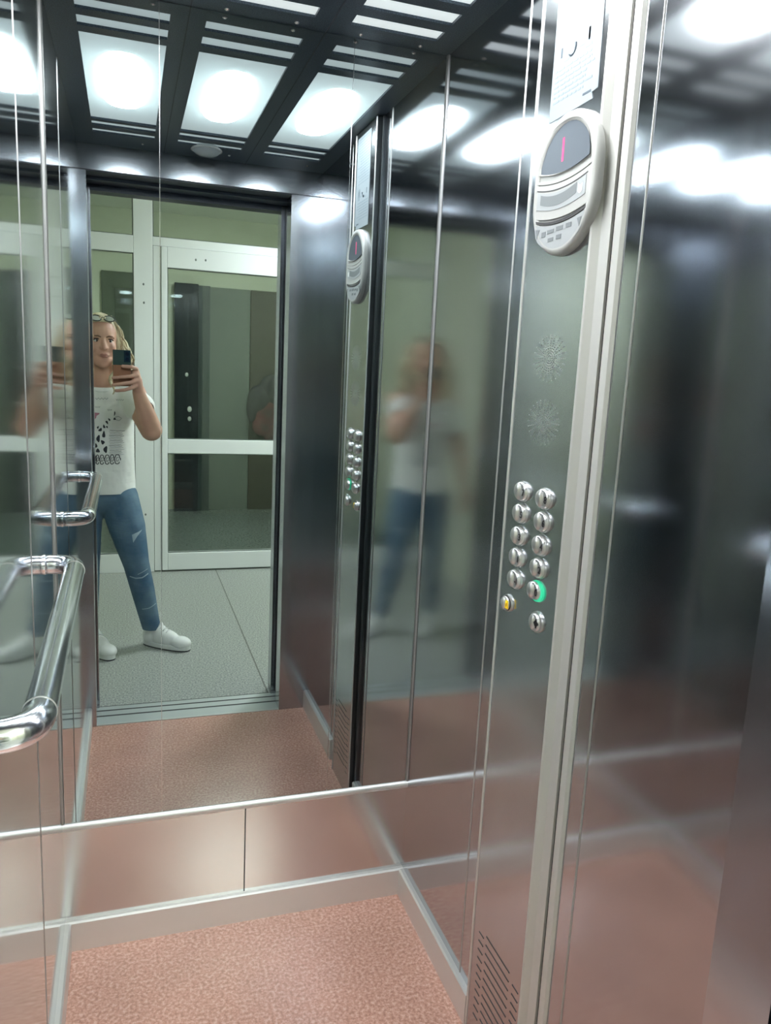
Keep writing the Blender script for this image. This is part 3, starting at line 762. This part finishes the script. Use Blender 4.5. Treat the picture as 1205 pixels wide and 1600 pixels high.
# lobby lamp, and an unseen lamp added to light the hall
def lamp(name, x0, x1, y0, y1, z, power, label, col=(1.0, 1.0, 1.0)):
    e = tag(empty(name, ((x0+x1)/2, (y0+y1)/2, z)), label, 'ceiling lamp')
    box('housing', (x0-0.02, y0-0.02, z-0.03), (x1+0.02, y1+0.02, z-0.0005), M_WHITE, e, 0.004)
    area = (x1-x0)*(y1-y0)
    box('light_cover', (x0, y0, z-0.045), (x1, y1, z-0.0302), P(name+'_cover', (0.9, 0.9, 0.9), 0.5, emis=col, es=power/(area*PI)), e)
    return e
lamp('landing_lamp', 1.35, 1.85, -1.25, -0.65, LZ, LOBBY_W, 'rectangular white ceiling lamp of the landing outside the lift')
lamp('hall_fill_lamp', 0.5, 1.1, -2.45, -2.2, 2.88, HALL_W, 'unseen added lamp brightening the hall beyond the glass', (1.0, 0.99, 0.93))

# ================================================================== PERSON
SKIN = P('skin', (0.56, 0.315, 0.24), 0.5, noise=(14, 3, (0.62, 0.37, 0.27), 0.35, 0.7, (1, 1, 1)))
for n in SKIN.node_tree.nodes:
    if n.type == 'BSDF_PRINCIPLED':
        n.inputs['Subsurface Weight'].default_value = 0.08; n.inputs['Subsurface Radius'].default_value = (0.02, 0.008, 0.005); n.inputs['Subsurface Scale'].default_value = 0.5
per = tag(empty('person', (-0.12, -0.33, 0.0)), 'person in white printed t-shirt and jeans photographing the mirror with a phone', 'person')
HC = Vector((-0.120, -0.365, 1.575)); ang = math.radians(11)
HF = Vector((math.sin(ang), math.cos(ang), 0)); HR = Vector((math.cos(ang), -math.sin(ang), 0)); HU = Vector((0, 0, 1))
HROT = Matrix((HR, HF, HU)).transposed()
hp = lambda a, b, c: HC+HR*a+HF*b+HU*c
def skin_body():
    bm = bmesh.new()
    # skull, face
    bm_ell(bm, hp(0, 0.0, 0.03), (0.076, 0.094, 0.092), HROT)
    bm_ell(bm, hp(0, 0.022, -0.03), (0.070, 0.072, 0.090), HROT)
    bm_ell(bm, hp(0, 0.050, -0.088), (0.050, 0.038, 0.042), HROT)
    bm_ell(bm, hp(0, 0.066, -0.110), (0.026, 0.020, 0.022), HROT)          # chin
    for s in (-1, 1):
        bm_ell(bm, hp(s*0.036, 0.060, -0.030), (0.026, 0.028, 0.030), HROT)    # cheeks
        bm_ell(bm, hp(s*0.032, 0.077, 0.020), (0.022, 0.011, 0.007), HROT)     # brow
        bm_ell(bm, hp(s*0.073, 0.0, -0.012), (0.009, 0.019, 0.032), HROT)      # ears
    bm_cone(bm, hp(0, 0.088, 0.012), hp(0, 0.106, -0.030), 0.008, 0.0125, 14)  # nose
    for s in (-1, 1): bm_ell(bm, hp(s*0.011, 0.098, -0.033), (0.009, 0.010, 0.008), HROT)
    bm_ell(bm, hp(0, 0.086, -0.066), (0.026, 0.013, 0.013), HROT)          # mouth region
    # neck and torso
    bm_cone(bm, hp(0, -0.018, -0.06), (-0.122, -0.395, 1.36), 0.054, 0.062, 24)
    bm_ell(bm, (-0.125, -0.40, 1.30), (0.165, 0.085, 0.075))
    bm_ell(bm, (-0.125, -0.395, 1.18), (0.140, 0.095, 0.17))
    bm_ell(bm, (-0.125, -0.39, 0.98), (0.140, 0.095, 0.16))
    bm_ell(bm, (-0.125, -0.39, 0.87), (0.155, 0.100, 0.12))
    # arms
    SL = Vector((0.030, -0.385, 1.325)); EL = Vector((0.112, -0.150, 1.160)); WL = Vector((0.052, -0.045, 1.345))
    bm_cone(bm, SL, EL, 0.064, 0.053, 20); bm_cone(bm, EL, EL.lerp(WL, 0.4), 0.050, 0.045, 20); bm_cone(bm, EL.lerp(WL, 0.4), WL, 0.045, 0.028, 20)
    SR = Vector((-0.280, -0.390, 1.325)); ER = Vector((-0.365, -0.40, 1.06)); WR = Vector((-0.375, -0.30, 0.84))
    bm_cone(bm, SR, ER, 0.058, 0.043, 20); bm_cone(bm, ER, WR, 0.042, 0.026, 20)
    # right hand, relaxed
    bm_cone(bm, WR, WR+Vector((0.0, 0.02, -0.07)), 0.026, 0.030, 14)
    for i, (dx, dy, l) in enumerate(((-0.0, 0.045, 0.065), (0.0, 0.026, 0.075), (0.0, 0.006, 0.07), (0.0, -0.012, 0.055))):
        b0 = WR+Vector((dx, dy, -0.075)); b1 = b0+Vector((0.006, 0.004, -l*0.5)); b2 = b1+Vector((0.018, 0.0, -l*0.45))
        bm_cone(bm, b0, b1, 0.0095, 0.0088, 10); bm_cone(bm, b1, b2, 0.0088, 0.0072, 10)
    b0 = WR+Vector((0.010, 0.035, -0.03)); b1 = b0+Vector((0.020, 0.025, -0.03)); bm_cone(bm, b0, b1, 0.011, 0.0085, 10); bm_cone(bm, b1, b1+Vector((0.008, 0.006, -0.025)), 0.0085, 0.0075, 10)
    # legs under the jeans
    bm_cone(bm, (-0.045, -0.37, 0.80), (0.035, -0.29, 0.46), 0.080, 0.050, 20); bm_cone(bm, (0.035, -0.29, 0.46), (0.112, -0.312, 0.08), 0.050, 0.028, 20)
    bm_cone(bm, (-0.205, -0.37, 0.80), (-0.195, -0.30, 0.46), 0.080, 0.050, 20); bm_cone(bm, (-0.195, -0.30, 0.46), (-0.192, -0.304, 0.08), 0.050, 0.028, 20)
    bm_cone(bm, (0.113, -0.316, 0.065), (0.21, -0.248, 0.042), 0.026, 0.022, 14); bm_cone(bm, (-0.190, -0.302, 0.065), (-0.13, -0.201, 0.042), 0.026, 0.022, 14)
    # left hand around the phone: palm at its right edge, fingers across the back
    palm = [(0.050, -0.035, 1.36), (0.043, -0.022, 1.40), (0.040, -0.016, 1.435)]
    bm_cone(bm, palm[0], palm[1], 0.026, 0.027, 16); bm_cone(bm, palm[1], palm[2], 0.025, 0.019, 16)
    fings = [  # knuckle, mid, tip
        [(0.045, -0.004, 1.452), (0.024, 0.013, 1.460), (-0.016, 0.0085, 1.4615)],
        [(0.046, 0.001, 1.424), (0.020, 0.016, 1.418), (-0.020, 0.014, 1.413), (-0.058, 0.005, 1.407)],
        [(0.044, 0.000, 1.398), (0.018, 0.016, 1.390), (-0.022, 0.014, 1.382), (-0.059, 0.004, 1.375)],
        [(0.042, -0.002, 1.374), (0.018, 0.014, 1.364), (-0.012, 0.013, 1.354), (-0.046, 0.004, 1.350)]]
    for f in fings:
        for i in range(len(f)-1): bm_cone(bm, f[i], f[i+1], 0.0100-0.0006*i, 0.0094-0.0006*i, 12)
    th = [(0.040, -0.030, 1.40), (0.025, -0.030, 1.43), (0.000, -0.026, 1.452)]
    for i in range(2): bm_cone(bm, th[i], th[i+1], 0.0125, 0.0105, 12)
    return remesh('body', bm, 0.0042, 5, SKIN, per)
body = skin_body()

# t-shirt
M_SHIRT = P('white_cotton', (0.80, 0.82, 0.81), 0.75, bump=(6, 0.8, 0.035, (1, 1, 0.7)))
bm = bmesh.new()
bm_ell(bm, (-0.125, -0.395, 1.295), (0.183, 0.102, 0.085))
bm_ell(bm, (-0.125, -0.39, 1.21), (0.163, 0.115, 0.12))
for s in (-1, 1): bm_ell(bm, (-0.125+s*0.072, -0.335, 1.205), (0.075, 0.085, 0.075))      # bust
for i in range(28):
    t = i/27; z = 1.20-0.43*t
    bm_ell(bm, (-0.125, -0.385, z), (0.153+0.017*t+0.010*(1-t)**3, 0.113+0.014*t, 0.05), seg=32, rings=12)
bm_cone(bm, (0.000, -0.39, 1.310), (0.062, -0.275, 1.262), 0.074, 0.074, 24)
bm_cone(bm, (-0.255, -0.39, 1.315), (-0.320, -0.395, 1.20), 0.074, 0.068, 24)
bm_cone(bm, (-0.122, -0.395, 1.335), (-0.122, -0.393, 1.345), 0.068, 0.062, 24)
shirt = remesh('t_shirt', bm, 0.007, 5, M_SHIRT, per)
bm = bmesh.new(); bm.from_mesh(shirt.data)
bmesh.ops.bisect_plane(bm, geom=bm.verts[:]+bm.edges[:]+bm.faces[:], plane_co=(0, 0, 0.822), plane_no=(0, 0, -1), clear_outer=True)
# neck hole and sleeve openings
def cut(bm, co, no, cond):
    r = bmesh.ops.bisect_plane(bm, geom=bm.verts[:]+bm.edges[:]+bm.faces[:], plane_co=co, plane_no=no)
    no = Vector(no); co = Vector(co)
    dl = [f for f in bm.faces if (f.calc_center_median()-co).dot(no) > 0 and cond(f.calc_center_median())]
    bmesh.ops.delete(bm, geom=dl, context='FACES')
cut(bm, (-0.12, -0.36, 1.362), (0, 0.30, 1), lambda c: abs(c.x+0.12) < 0.085)
nrm = Vector((0.057, 0.115, -0.053)).normalized()
cut(bm, (0.082, -0.235, 1.243), tuple(nrm), lambda c: c.x > 0.0 and c.z > 1.1)
nrm = Vector((-0.065, -0.005, -0.115)).normalized()
cut(bm, (-0.335, -0.395, 1.172), tuple(nrm), lambda c: c.x < -0.25)
# give the cloth thickness at its rims
bmesh.ops.solidify(bm, geom=bm.faces[:], thickness=0.0035)
bm.to_mesh(shirt.data); bm.free()
for p in shirt.data.polygons: p.use_smooth = True

# jeans
def jeans_mat():
    m, nt, b = new_mat('washed_denim')
    tc = nt.nodes.new('ShaderNodeTexCoord'); n = nt.nodes.new('ShaderNodeTexNoise'); n.inputs['Scale'].default_value = 9; n.inputs['Detail'].default_value = 6
    n2 = nt.nodes.new('ShaderNodeTexNoise'); n2.inputs['Scale'].default_value = 240; n2.inputs['Detail'].default_value = 2
    nt.links.new(tc.outputs['Object'], n.inputs['Vector']); nt.links.new(tc.outputs['Object'], n2.inputs['Vector'])
    r = nt.nodes.new('ShaderNodeValToRGB'); r.color_ramp.elements[0].position = 0.35; r.color_ramp.elements[0].color = (0.065, 0.145, 0.25, 1)
    r.color_ramp.elements[1].position = 0.7; r.color_ramp.elements[1].color = (0.17, 0.27, 0.36, 1)
    nt.links.new(n.outputs[0], r.inputs[0])
    mx = nt.nodes.new('ShaderNodeMix'); mx.data_type = 'RGBA'; mx.blend_type = 'MULTIPLY'; mx.inputs[0].default_value = 0.35
    nt.links.new(r.outputs[0], mx.inputs[6]); nt.links.new(n2.outputs[1], mx.inputs[7]); nt.links.new(mx.outputs[2], b.inputs['Base Color'])
    b.inputs['Roughness'].default_value = 0.85
    bp = nt.nodes.new('ShaderNodeBump'); bp.inputs['Strength'].default_value = 0.5; bp.inputs['Distance'].default_value = 0.012
    n3 = nt.nodes.new('ShaderNodeTexNoise'); n3.inputs['Scale'].default_value = 11; n3.inputs['Detail'].default_value = 2
    mp = nt.nodes.new('ShaderNodeMapping'); mp.inputs['Scale'].default_value = (0.6, 0.6, 2.0)
    nt.links.new(tc.outputs['Object'], mp.inputs[0]); nt.links.new(mp.outputs[0], n3.inputs['Vector'])
    nt.links.new(n3.outputs[0], bp.inputs['Height']); nt.links.new(bp.outputs[0], b.inputs['Normal'])
    return m
M_JEANS = jeans_mat()
bm = bmesh.new()
bm_ell(bm, (-0.125, -0.385, 0.86), (0.158, 0.112, 0.13)); bm_ell(bm, (-0.125, -0.385, 0.80), (0.165, 0.118, 0.11))
for (a, b, ra, rb) in (((-0.045, -0.372, 0.79), (-0.005, -0.335, 0.64), 0.098, 0.092), ((-0.005, -0.335, 0.64), (0.037, -0.29, 0.46), 0.092, 0.066),
                       ((0.037, -0.29, 0.46), (0.068, -0.285, 0.32), 0.065, 0.060), ((0.068, -0.285, 0.32), (0.114, -0.305, 0.09), 0.060, 0.046),
                       ((-0.213, -0.375, 0.79), (-0.212, -0.34, 0.64), 0.092, 0.085), ((-0.212, -0.34, 0.64), (-0.202, -0.30, 0.46), 0.085, 0.064),
                       ((-0.202, -0.30, 0.46), (-0.202, -0.295, 0.32), 0.063, 0.058), ((-0.202, -0.295, 0.32), (-0.200, -0.300, 0.09), 0.058, 0.045)):
    bm_cone(bm, a, b, ra, rb, 24)
jeans = remesh('jeans', bm, 0.007, 4, M_JEANS, per)
bm = bmesh.new(); bm.from_mesh(jeans.data)
bmesh.ops.bisect_plane(bm, geom=bm.verts[:]+bm.edges[:]+bm.faces[:], plane_co=(0, 0, 0.098), plane_no=(0, 0, -1), clear_outer=True)
bmesh.ops.solidify(bm, geom=bm.faces[:], thickness=0.003)
bm.to_mesh(jeans.data); bm.free()
for p in jeans.data.polygons: p.use_smooth = True

def patch(name, target, polys, mat, parent, off=0.0018, step=0.006, yfrom=0.3):
    """cloth print: 2-D (x,z) polygons laid on the front of a mesh"""
    bvh = BVHTree.FromPolygons([v.co.copy() for v in target.data.vertices], [tuple(p.vertices) for p in target.data.polygons])
    bm = bmesh.new()
    for poly in polys:
        t = bmesh.new(); vs = [t.verts.new((p[0], 0, p[1])) for p in poly]; f = t.faces.new(vs)
        bmesh.ops.triangulate(t, faces=t.faces[:])
        for _ in range(6):
            le = [e for e in t.edges if e.calc_length() > step]
            if not le: break
            bmesh.ops.subdivide_edges(t, edges=le, cuts=1); bmesh.ops.triangulate(t, faces=t.faces[:])
        mp = {}
        ok = True
        for v in t.verts:
            h = bvh.ray_cast(Vector((v.co.x, yfrom, v.co.z)), Vector((0, -1, 0)))
            if h[0] is None: ok = False; break
            mp[v] = bm.verts.new(h[0]+h[1]*off if h[1].y > 0 else h[0]-h[1]*off)
        if ok:
            for f in t.faces:
                try: bm.faces.new([mp[v] for v in f.verts])
                except Exception: pass
        t.free()
    return obj(name, bm, mat, parent, True)

def stroke(pts, w_):
    """thin polygon along a 2-D polyline"""
    L, R = [], []
    for i, p in enumerate(pts):
        a = Vector(pts[max(i-1, 0)]); b = Vector(pts[min(i+1, len(pts)-1)]); d = (b-a).normalized(); n_ = Vector((-d.y, d.x))*w_/2
        L.append((p[0]+n_.x, p[1]+n_.y)); R.append((p[0]-n_.x, p[1]-n_.y))
    quads = []
    for i in range(len(pts)-1): quads.append([L[i], L[i+1], R[i+1], R[i]])
    return quads
M_PRINT = P('black_shirt_print', (0.03, 0.035, 0.045), 0.7)
M_PRINTG = P('grey_shirt_print', (0.33, 0.35, 0.36), 0.7)
M_PRINTP = P('pink_shirt_print', (0.45, 0.20, 0.27), 0.7)
def blob(cx, cz, rx, rz, a=0, n=14, j=0.18):
    out = []
    for k in range(n):
        t = 2*PI*k/n; r = 1+j*math.sin(3*t+cx*200)
        u, v = rx*r*math.cos(t), rz*r*math.sin(t); out.append((cx+u*math.cos(a)-v*math.sin(a), cz+u*math.sin(a)+v*math.cos(a)))
    return out
# positions read off the mirror image: x,z on the shirt front
def px2(px, py):                                     # mirror-image pixel to shirt (x, z), virtual plane at y=-0.27
    d = Vector((RM[0][0], RM[1][0], RM[2][0]))*((px-602.5)/1210.3)+Vector((RM[0][1], RM[1][1], RM[2][1]))*((py-800)/1210.3)+Vector((RM[0][2], RM[1][2], RM[2][2]))
    t = (2*D+0.275)/d.y
    return d.x*t, 1.5+d.z*t
def cp(cx, cy): return px2(130+cx/8, 580+cy/8)      # reading taken in an 8x crop
polys = []
for (cx, cy, rx, ry, a) in ((395, 525, 7, 26, 0.1), (395, 590, 14, 14, 0.6), (300, 635, 12, 22, -0.5), (330, 600, 10, 16, -0.6), (262, 690, 12, 22, -0.3), (298, 695, 10, 14, -0.4),
                            (215, 730, 24, 16, -0.8), (185, 700, 10, 16, 0.4), (258, 790, 17, 40, 0.05), (190, 840, 20, 42, 0.1), (245, 885, 20, 26, -0.4), (158, 930, 18, 28, 0.3),
                            (280, 975, 22, 40, 0.1), (185, 990, 22, 24, -0.2), (140, 860, 10, 20, 0), (125, 760, 10, 26, 0.2), (110, 960, 14, 24, 0.2), (80, 820, 16, 30, 0), (70, 900, 14, 20, 0.3)):
    x, z = cp(cx, cy); polys.append(blob(x, z, rx/8/304, ry/8/304, -a))
patch('giraffe_pattern', shirt, polys, M_PRINT, per, step=0.004)
polys = []
for i in range(15):
    cy = 735+i*21; x0 = 330-(8 if i % 2 else 0); x1 = 520-(i*37 % 50)
    polys.append(stroke([cp(x0+(x1-x0)*k/6, cy+14*k/6+(3 if k % 2 else 0)) for k in range(7)], 0.0022 if i % 3 else 0.0034))
for (x0, x1, cy) in ((150, 310, 345), (410, 510, 360), (150, 210, 450), (310, 360, 485)):
    polys.append(stroke([cp(x0+(x1-x0)*k/8, cy+(9 if k % 2 else -9)) for k in range(9)], 0.003))
polys.append(stroke([cp(400, 570), cp(440, 560), cp(480, 585), cp(450, 610), cp(410, 600)], 0.003))
for pl_ in polys: patch('printed_line', shirt, pl_, M_PRINTG, per, step=0.006)
polys = []
for (cx, w_) in ((135, 34), (180, 22), (235, 30), (300, 34), (360, 30), (425, 40)):
    n = 18
    polys += stroke([cp(cx+w_*math.cos(2*PI*k/n+0.6)*(1 if k % 3 else 0.7), 1100+58*math.sin(2*PI*k/n+0.6)) for k in range(n)], 0.0042)
    polys += stroke([cp(cx+w_*0.4*math.cos(2*PI*k/8), 1100+24*math.sin(2*PI*k/8)) for k in range(8)], 0.0026)
patch('outlined_lettering', shirt, polys, M_PRINT, per, step=0.006)
patch('pink_mark', shirt, [blob(*cp(130, 555), 0.018, 0.014, 0.5), blob(*cp(170, 540), 0.014, 0.006, 0.6)], M_PRINTP, per, step=0.006)
# collar rib
bm = bmesh.new(); ringp = [Vector((-0.120+0.072*math.cos(t), -0.380+0.075*math.sin(t), 1.362-0.027*math.sin(t)-0.004)) for t in [2*PI*k/40 for k in range(41)]]
bm_tube(bm, ringp, 0.0055, 8, False); obj('collar', bm, M_SHIRT, per, True)
# torn places on the jeans
M_TEAR = P('frayed_denim', (0.34, 0.43, 0.50), 0.9)
def jp(px, py): return px2(px, py)
patch('torn_patch', jeans, [[jp(206, 833), jp(222, 827), jp(214, 836), jp(208, 845)]], M_TEAR, per, step=0.006)
for tl in (stroke([jp(203, 897), jp(212, 899), jp(222, 898), jp(231, 893)], 0.006), stroke([jp(215, 893), jp(230, 886)], 0.003), stroke([jp(222, 948), jp(233, 946), jp(243, 941)], 0.004)):
    patch('torn_line', jeans, tl, M_TEAR, per, step=0.006)

# shoes
M_SHOE = P('white_knit', (0.82, 0.84, 0.83), 0.6, bump=(260, 0.3, 0.001, (1, 1, 1)))
M_SOLE = P('white_rubber', (0.80, 0.82, 0.81), 0.4)
M_OUTS = P('dark_outsole', (0.03, 0.035, 0.04), 0.6)
def shoe(heel, toe):
    heel = Vector(heel); toe = Vector(toe); d = (toe-heel); L = d.length; f = d/L; r = Vector((f.y, -f.x, 0))
    rot = Matrix((r, f, Vector((0, 0, 1)))).transposed()
    q = lambda u, v, z: heel+f*u+r*v+Vector((0, 0, z))
    bm = bmesh.new()
    bm_ell(bm, q(0.048, 0, 0.060), (0.040, 0.050, 0.060), rot); bm_ell(bm, q(0.13, 0, 0.052), (0.044, 0.085, 0.046), rot)
    bm_ell(bm, q(0.095, 0, 0.074), (0.038, 0.055, 0.046), rot); bm_ell(bm, q(L-0.055, 0.002, 0.038), (0.046, 0.058, 0.034), rot)
    bm_cone(bm, q(0.045, 0, 0.085), q(0.058, 0, 0.095), 0.040, 0.040, 20)
    bm_cone(bm, q(0.105, 0, 0.105), q(0.108, 0, 0.128), 0.018, 0.010, 12)     # tongue
    bm_cone(bm, q(0.018, 0, 0.085), q(0.008, 0, 0.115), 0.012, 0.008, 12)     # heel tab
    up_ = remesh('shoe', bm, 0.005, 4, M_SHOE, per)
    def sole_outline(s, n=28):
        out = []
        for k in range(n):
            t = 2*PI*k/n; u = L/2+(L/2-0.001)*math.cos(t); wv = 0.033+0.012*(u/L); v = (wv+s)*math.copysign(abs(math.sin(t))**0.75, math.sin(t)); p = q(u, v, 0); out.append((p.x, p.y))
        return out
    bm = bmesh.new(); bm_prism(bm, sole_outline(0.003), 'z', 0.007, 0.028); auto(obj('midsole', bm, M_SOLE, up_), 50)
    bm = bmesh.new(); bm_prism(bm, sole_outline(0.001), 'z', 0.0, 0.007); obj('outsole', bm, M_OUTS, up_)
    bm = bmesh.new()
    for i in range(4):
        u = 0.115+0.018*i; zz = 0.118-0.009*i
        bm_tube(bm, [q(u, -0.022, zz-0.012), q(u+0.003, 0, zz-0.001), q(u, 0.022, zz-0.012)], 0.0035, 8)
    obj('laces', bm, M_SOLE, up_, True)
shoe((0.072, -0.345, 0.0), (0.300, -0.185, 0.0))
shoe((-0.215, -0.345, 0.0), (-0.082, -0.120, 0.0))

# face details
M_EYEW = P('eye_white', (0.62, 0.60, 0.58), 0.25); M_IRIS = P('iris', (0.05, 0.045, 0.04), 0.2)
M_LIP = P('lips', (0.42, 0.19, 0.16), 0.45); M_BROW = P('eyebrow', (0.16, 0.09, 0.055), 0.8); M_LASH = P('dark_lash', (0.05, 0.03, 0.025), 0.8)
for s in (-1, 1):
    bm = bmesh.new(); bm_ell(bm, hp(s*0.031, 0.0725, 0.001), (0.0135, 0.0125, 0.0085), HROT, 20, 12); ey = obj('eye', bm, M_EYEW, per, True)
    bm = bmesh.new(); bm_ell(bm, hp(s*0.031+0.001, 0.0815, 0.001), (0.0062, 0.0045, 0.0065), HROT, 16, 10); obj('iris', bm, M_IRIS, ey, True)
    bm = bmesh.new(); bm_tube(bm, [hp(s*0.031-0.016, 0.077, 0.004), hp(s*0.031-0.006, 0.0865, 0.0095), hp(s*0.031+0.006, 0.0865, 0.0095), hp(s*0.031+0.016, 0.077, 0.004)], 0.0026, 8); obj('eyelid', bm, M_LASH, per, True)
    bm = bmesh.new(); bm_tube(bm, [hp(s*0.012, 0.0905, 0.018), hp(s*0.026, 0.0905, 0.0235), hp(s*0.042, 0.082, 0.022), hp(s*0.053, 0.068, 0.014)], [0.002, 0.0034, 0.003, 0.0015], 8); obj('eyebrow', bm, M_BROW, per, True)
bm = bmesh.new()
bm_tube(bm, [hp(-0.024, 0.086, -0.069), hp(-0.010, 0.098, -0.063), hp(0, 0.0995, -0.0645), hp(0.010, 0.098, -0.063), hp(0.024, 0.086, -0.069)], [0.0012, 0.0038, 0.0038, 0.0038, 0.0012], 10)
bm_tube(bm, [hp(-0.022, 0.086, -0.0705), hp(-0.009, 0.0965, -0.0735), hp(0.009, 0.0965, -0.0735), hp(0.022, 0.086, -0.0705)], [0.0012, 0.0046, 0.0046, 0.0012], 10)
obj('lips', bm, M_LIP, per, True)

# hair
def hair_mat():
    m, nt, b = new_mat('blond_hair')
    tc = nt.nodes.new('ShaderNodeTexCoord'); n = nt.nodes.new('ShaderNodeTexNoise'); n.inputs['Scale'].default_value = 45; n.inputs['Detail'].default_value = 4
    mp = nt.nodes.new('ShaderNodeMapping'); mp.inputs['Scale'].default_value = (1, 1, 0.25)
    nt.links.new(tc.outputs['Object'], mp.inputs[0]); nt.links.new(mp.outputs[0], n.inputs['Vector'])
    r = nt.nodes.new('ShaderNodeValToRGB'); r.color_ramp.elements[0].position = 0.32; r.color_ramp.elements[0].color = (0.30, 0.22, 0.12, 1)
    r.color_ramp.elements[1].position = 0.6; r.color_ramp.elements[1].color = (0.78, 0.70, 0.50, 1)
    nt.links.new(n.outputs[0], r.inputs[0]); nt.links.new(r.outputs[0], b.inputs['Base Color']); b.inputs['Roughness'].default_value = 0.5
    return m
M_HAIR = hair_mat()
bm = bmesh.new()
bm_ell(bm, hp(0, -0.020, 0.048), (0.083, 0.094, 0.092), HROT)
bm_ell(bm, hp(0, -0.045, 0.0), (0.082, 0.070, 0.110), HROT)
bm_ell(bm, hp(0, 0.045, 0.102), (0.050, 0.030, 0.020), HROT)
for s in (-1, 1):
    bm_ell(bm, hp(s*0.078, -0.022, -0.005), (0.024, 0.048, 0.085), HROT)
    bm_ell(bm, hp(s*0.104, -0.025, -0.060), (0.042, 0.050, 0.085), HROT)
    bm_ell(bm, hp(s*0.112, -0.015, -0.145), (0.048, 0.048, 0.080), HROT)
hair = remesh('hair', bm, 0.007, 5, M_HAIR, per)
bm = bmesh.new()
for i in range(150):
    s = rnd.choice((-1, 1)); a0 = rnd.uniform(-0.06, 0.035)
    st = hp(s*rnd.uniform(0.02, 0.06), a0*0.9-0.01, 0.125-rnd.random()*0.02)
    kx = rnd.uniform(0.095, 0.150); ky = a0*rnd.uniform(0.6, 1.0)-0.015; ln = rnd.uniform(0.20, 0.33); ph = rnd.uniform(0, 6.28)
    pts = [st, hp(s*0.082, a0*0.8, 0.075)]
    for k in range(1, 12):
        t = k/11; wob = 0.008*math.sin(ph+t*13)
        pts.append(hp(s*(0.083+(kx-0.083)*min(1, t*1.6)+wob), ky+0.010*math.cos(ph+t*11)+0.02*t, 0.075-ln*t))
    bm_tube(bm, pts, [0.0042]*(len(pts)-3)+[0.0036, 0.0026, 0.0008], 6)
obj('hair_curls', bm, M_HAIR, hair, True)
bm = bmesh.new()                                        # one long curl on the chest
pts = [hp(0.078, 0.02, -0.06)]
for k in range(14):
    t = k/13; pts.append(Vector((-0.058+0.012*math.sin(t*9)-0.012*t, -0.300+0.022*t+0.008*math.cos(t*9), 1.47-0.150*t)))
bm_tube(bm, pts, [0.010]*8+[0.009, 0.008, 0.007, 0.006, 0.005, 0.004, 0.002], 8)
obj('long_curl', bm, M_HAIR, hair, True)

# sunglasses pushed up on the head
sg = tag(empty('sunglasses', tuple(hp(0, 0.07, 0.105))), 'mirrored sunglasses with dark rims pushed up on the blond hair', 'sunglasses')
M_LENS = P('mirrored_lens', (0.75, 0.80, 0.80), 0.12, 0.9); M_SGF = P('dark_frame', (0.05, 0.06, 0.065), 0.2, 0.3)
tilt = HROT @ Matrix.Rotation(math.radians(42), 3, 'X')
for s in (-1, 1):
    bm = bmesh.new(); bm_ell(bm, hp(s*0.031, 0.068, 0.107), (0.025, 0.0035, 0.019), tilt, 24, 12); ln_ = obj('lens', bm, M_LENS, sg, True)
    bm = bmesh.new(); c0 = hp(s*0.031, 0.070, 0.107)
    bm_tube(bm, [c0+tilt @ Vector((0.025*math.cos(t), 0, 0.019*math.sin(t))) for t in [2*PI*k/28 for k in range(29)]], 0.0024, 8, False); obj('rim', bm, M_SGF, sg, True)
    bm = bmesh.new(); bm_tube(bm, [hp(s*0.056, 0.064, 0.108), hp(s*0.080, 0.03, 0.085), hp(s*0.088, -0.03, 0.04)], 0.0024, 8); obj('temple', bm, M_SGF, sg, True)
bm = bmesh.new(); bm_tube(bm, [hp(-0.007, 0.076, 0.110), hp(0, 0.079, 0.113), hp(0.007, 0.076, 0.110)], 0.002, 8); obj('bridge', bm, M_SGF, sg, True)

# phone held up in front of the face
ph = tag(empty('phone', (-0.019, -0.008, 1.45)), 'dark green and tan cased phone held up in one hand', 'phone')
bm = bmesh.new(); bm_box(bm, (-0.0575, -0.014, 1.372), (0.0195, -0.0045, 1.5335), 0.004); auto(obj('phone_body', bm, P('black_glass', (0.02, 0.02, 0.025), 0.15), ph), 40)
bm = bmesh.new(); bm_box(bm, (-0.0580, -0.0060, 1.4665), (0.0200, -0.0035, 1.5345), 0.0012); obj('case_back', bm, P('dark_green_case', (0.025, 0.060, 0.052), 0.35), ph)
bm = bmesh.new(); bm_box(bm, (-0.0580, -0.0060, 1.371), (0.0200, -0.0035, 1.4665), 0.0012); o = obj('case_back', bm, P('tan_case', (0.30, 0.13, 0.065), 0.5), ph); o['label'] = 'tan lower half of the phone case'
bm = bmesh.new(); bm_box(bm, (-0.010, -0.0040, 1.4800), (0.0165, -0.0028, 1.5310), 0.0005); cm = obj('camera_bump', bm, P('teal_glass', (0.01, 0.03, 0.05), 0.1), ph)
for z in (1.517, 1.493):
    bm = bmesh.new(); bmesh.ops.create_cone(bm, cap_ends=True, segments=28, radius1=0.008, radius2=0.0075, depth=0.0012, matrix=Matrix.Translation((0.0045, -0.0024, z)) @ Matrix.Rotation(PI/2, 4, 'X'))
    obj('camera_lens', bm, P('lens_glass', (0.005, 0.01, 0.03), 0.05), cm)
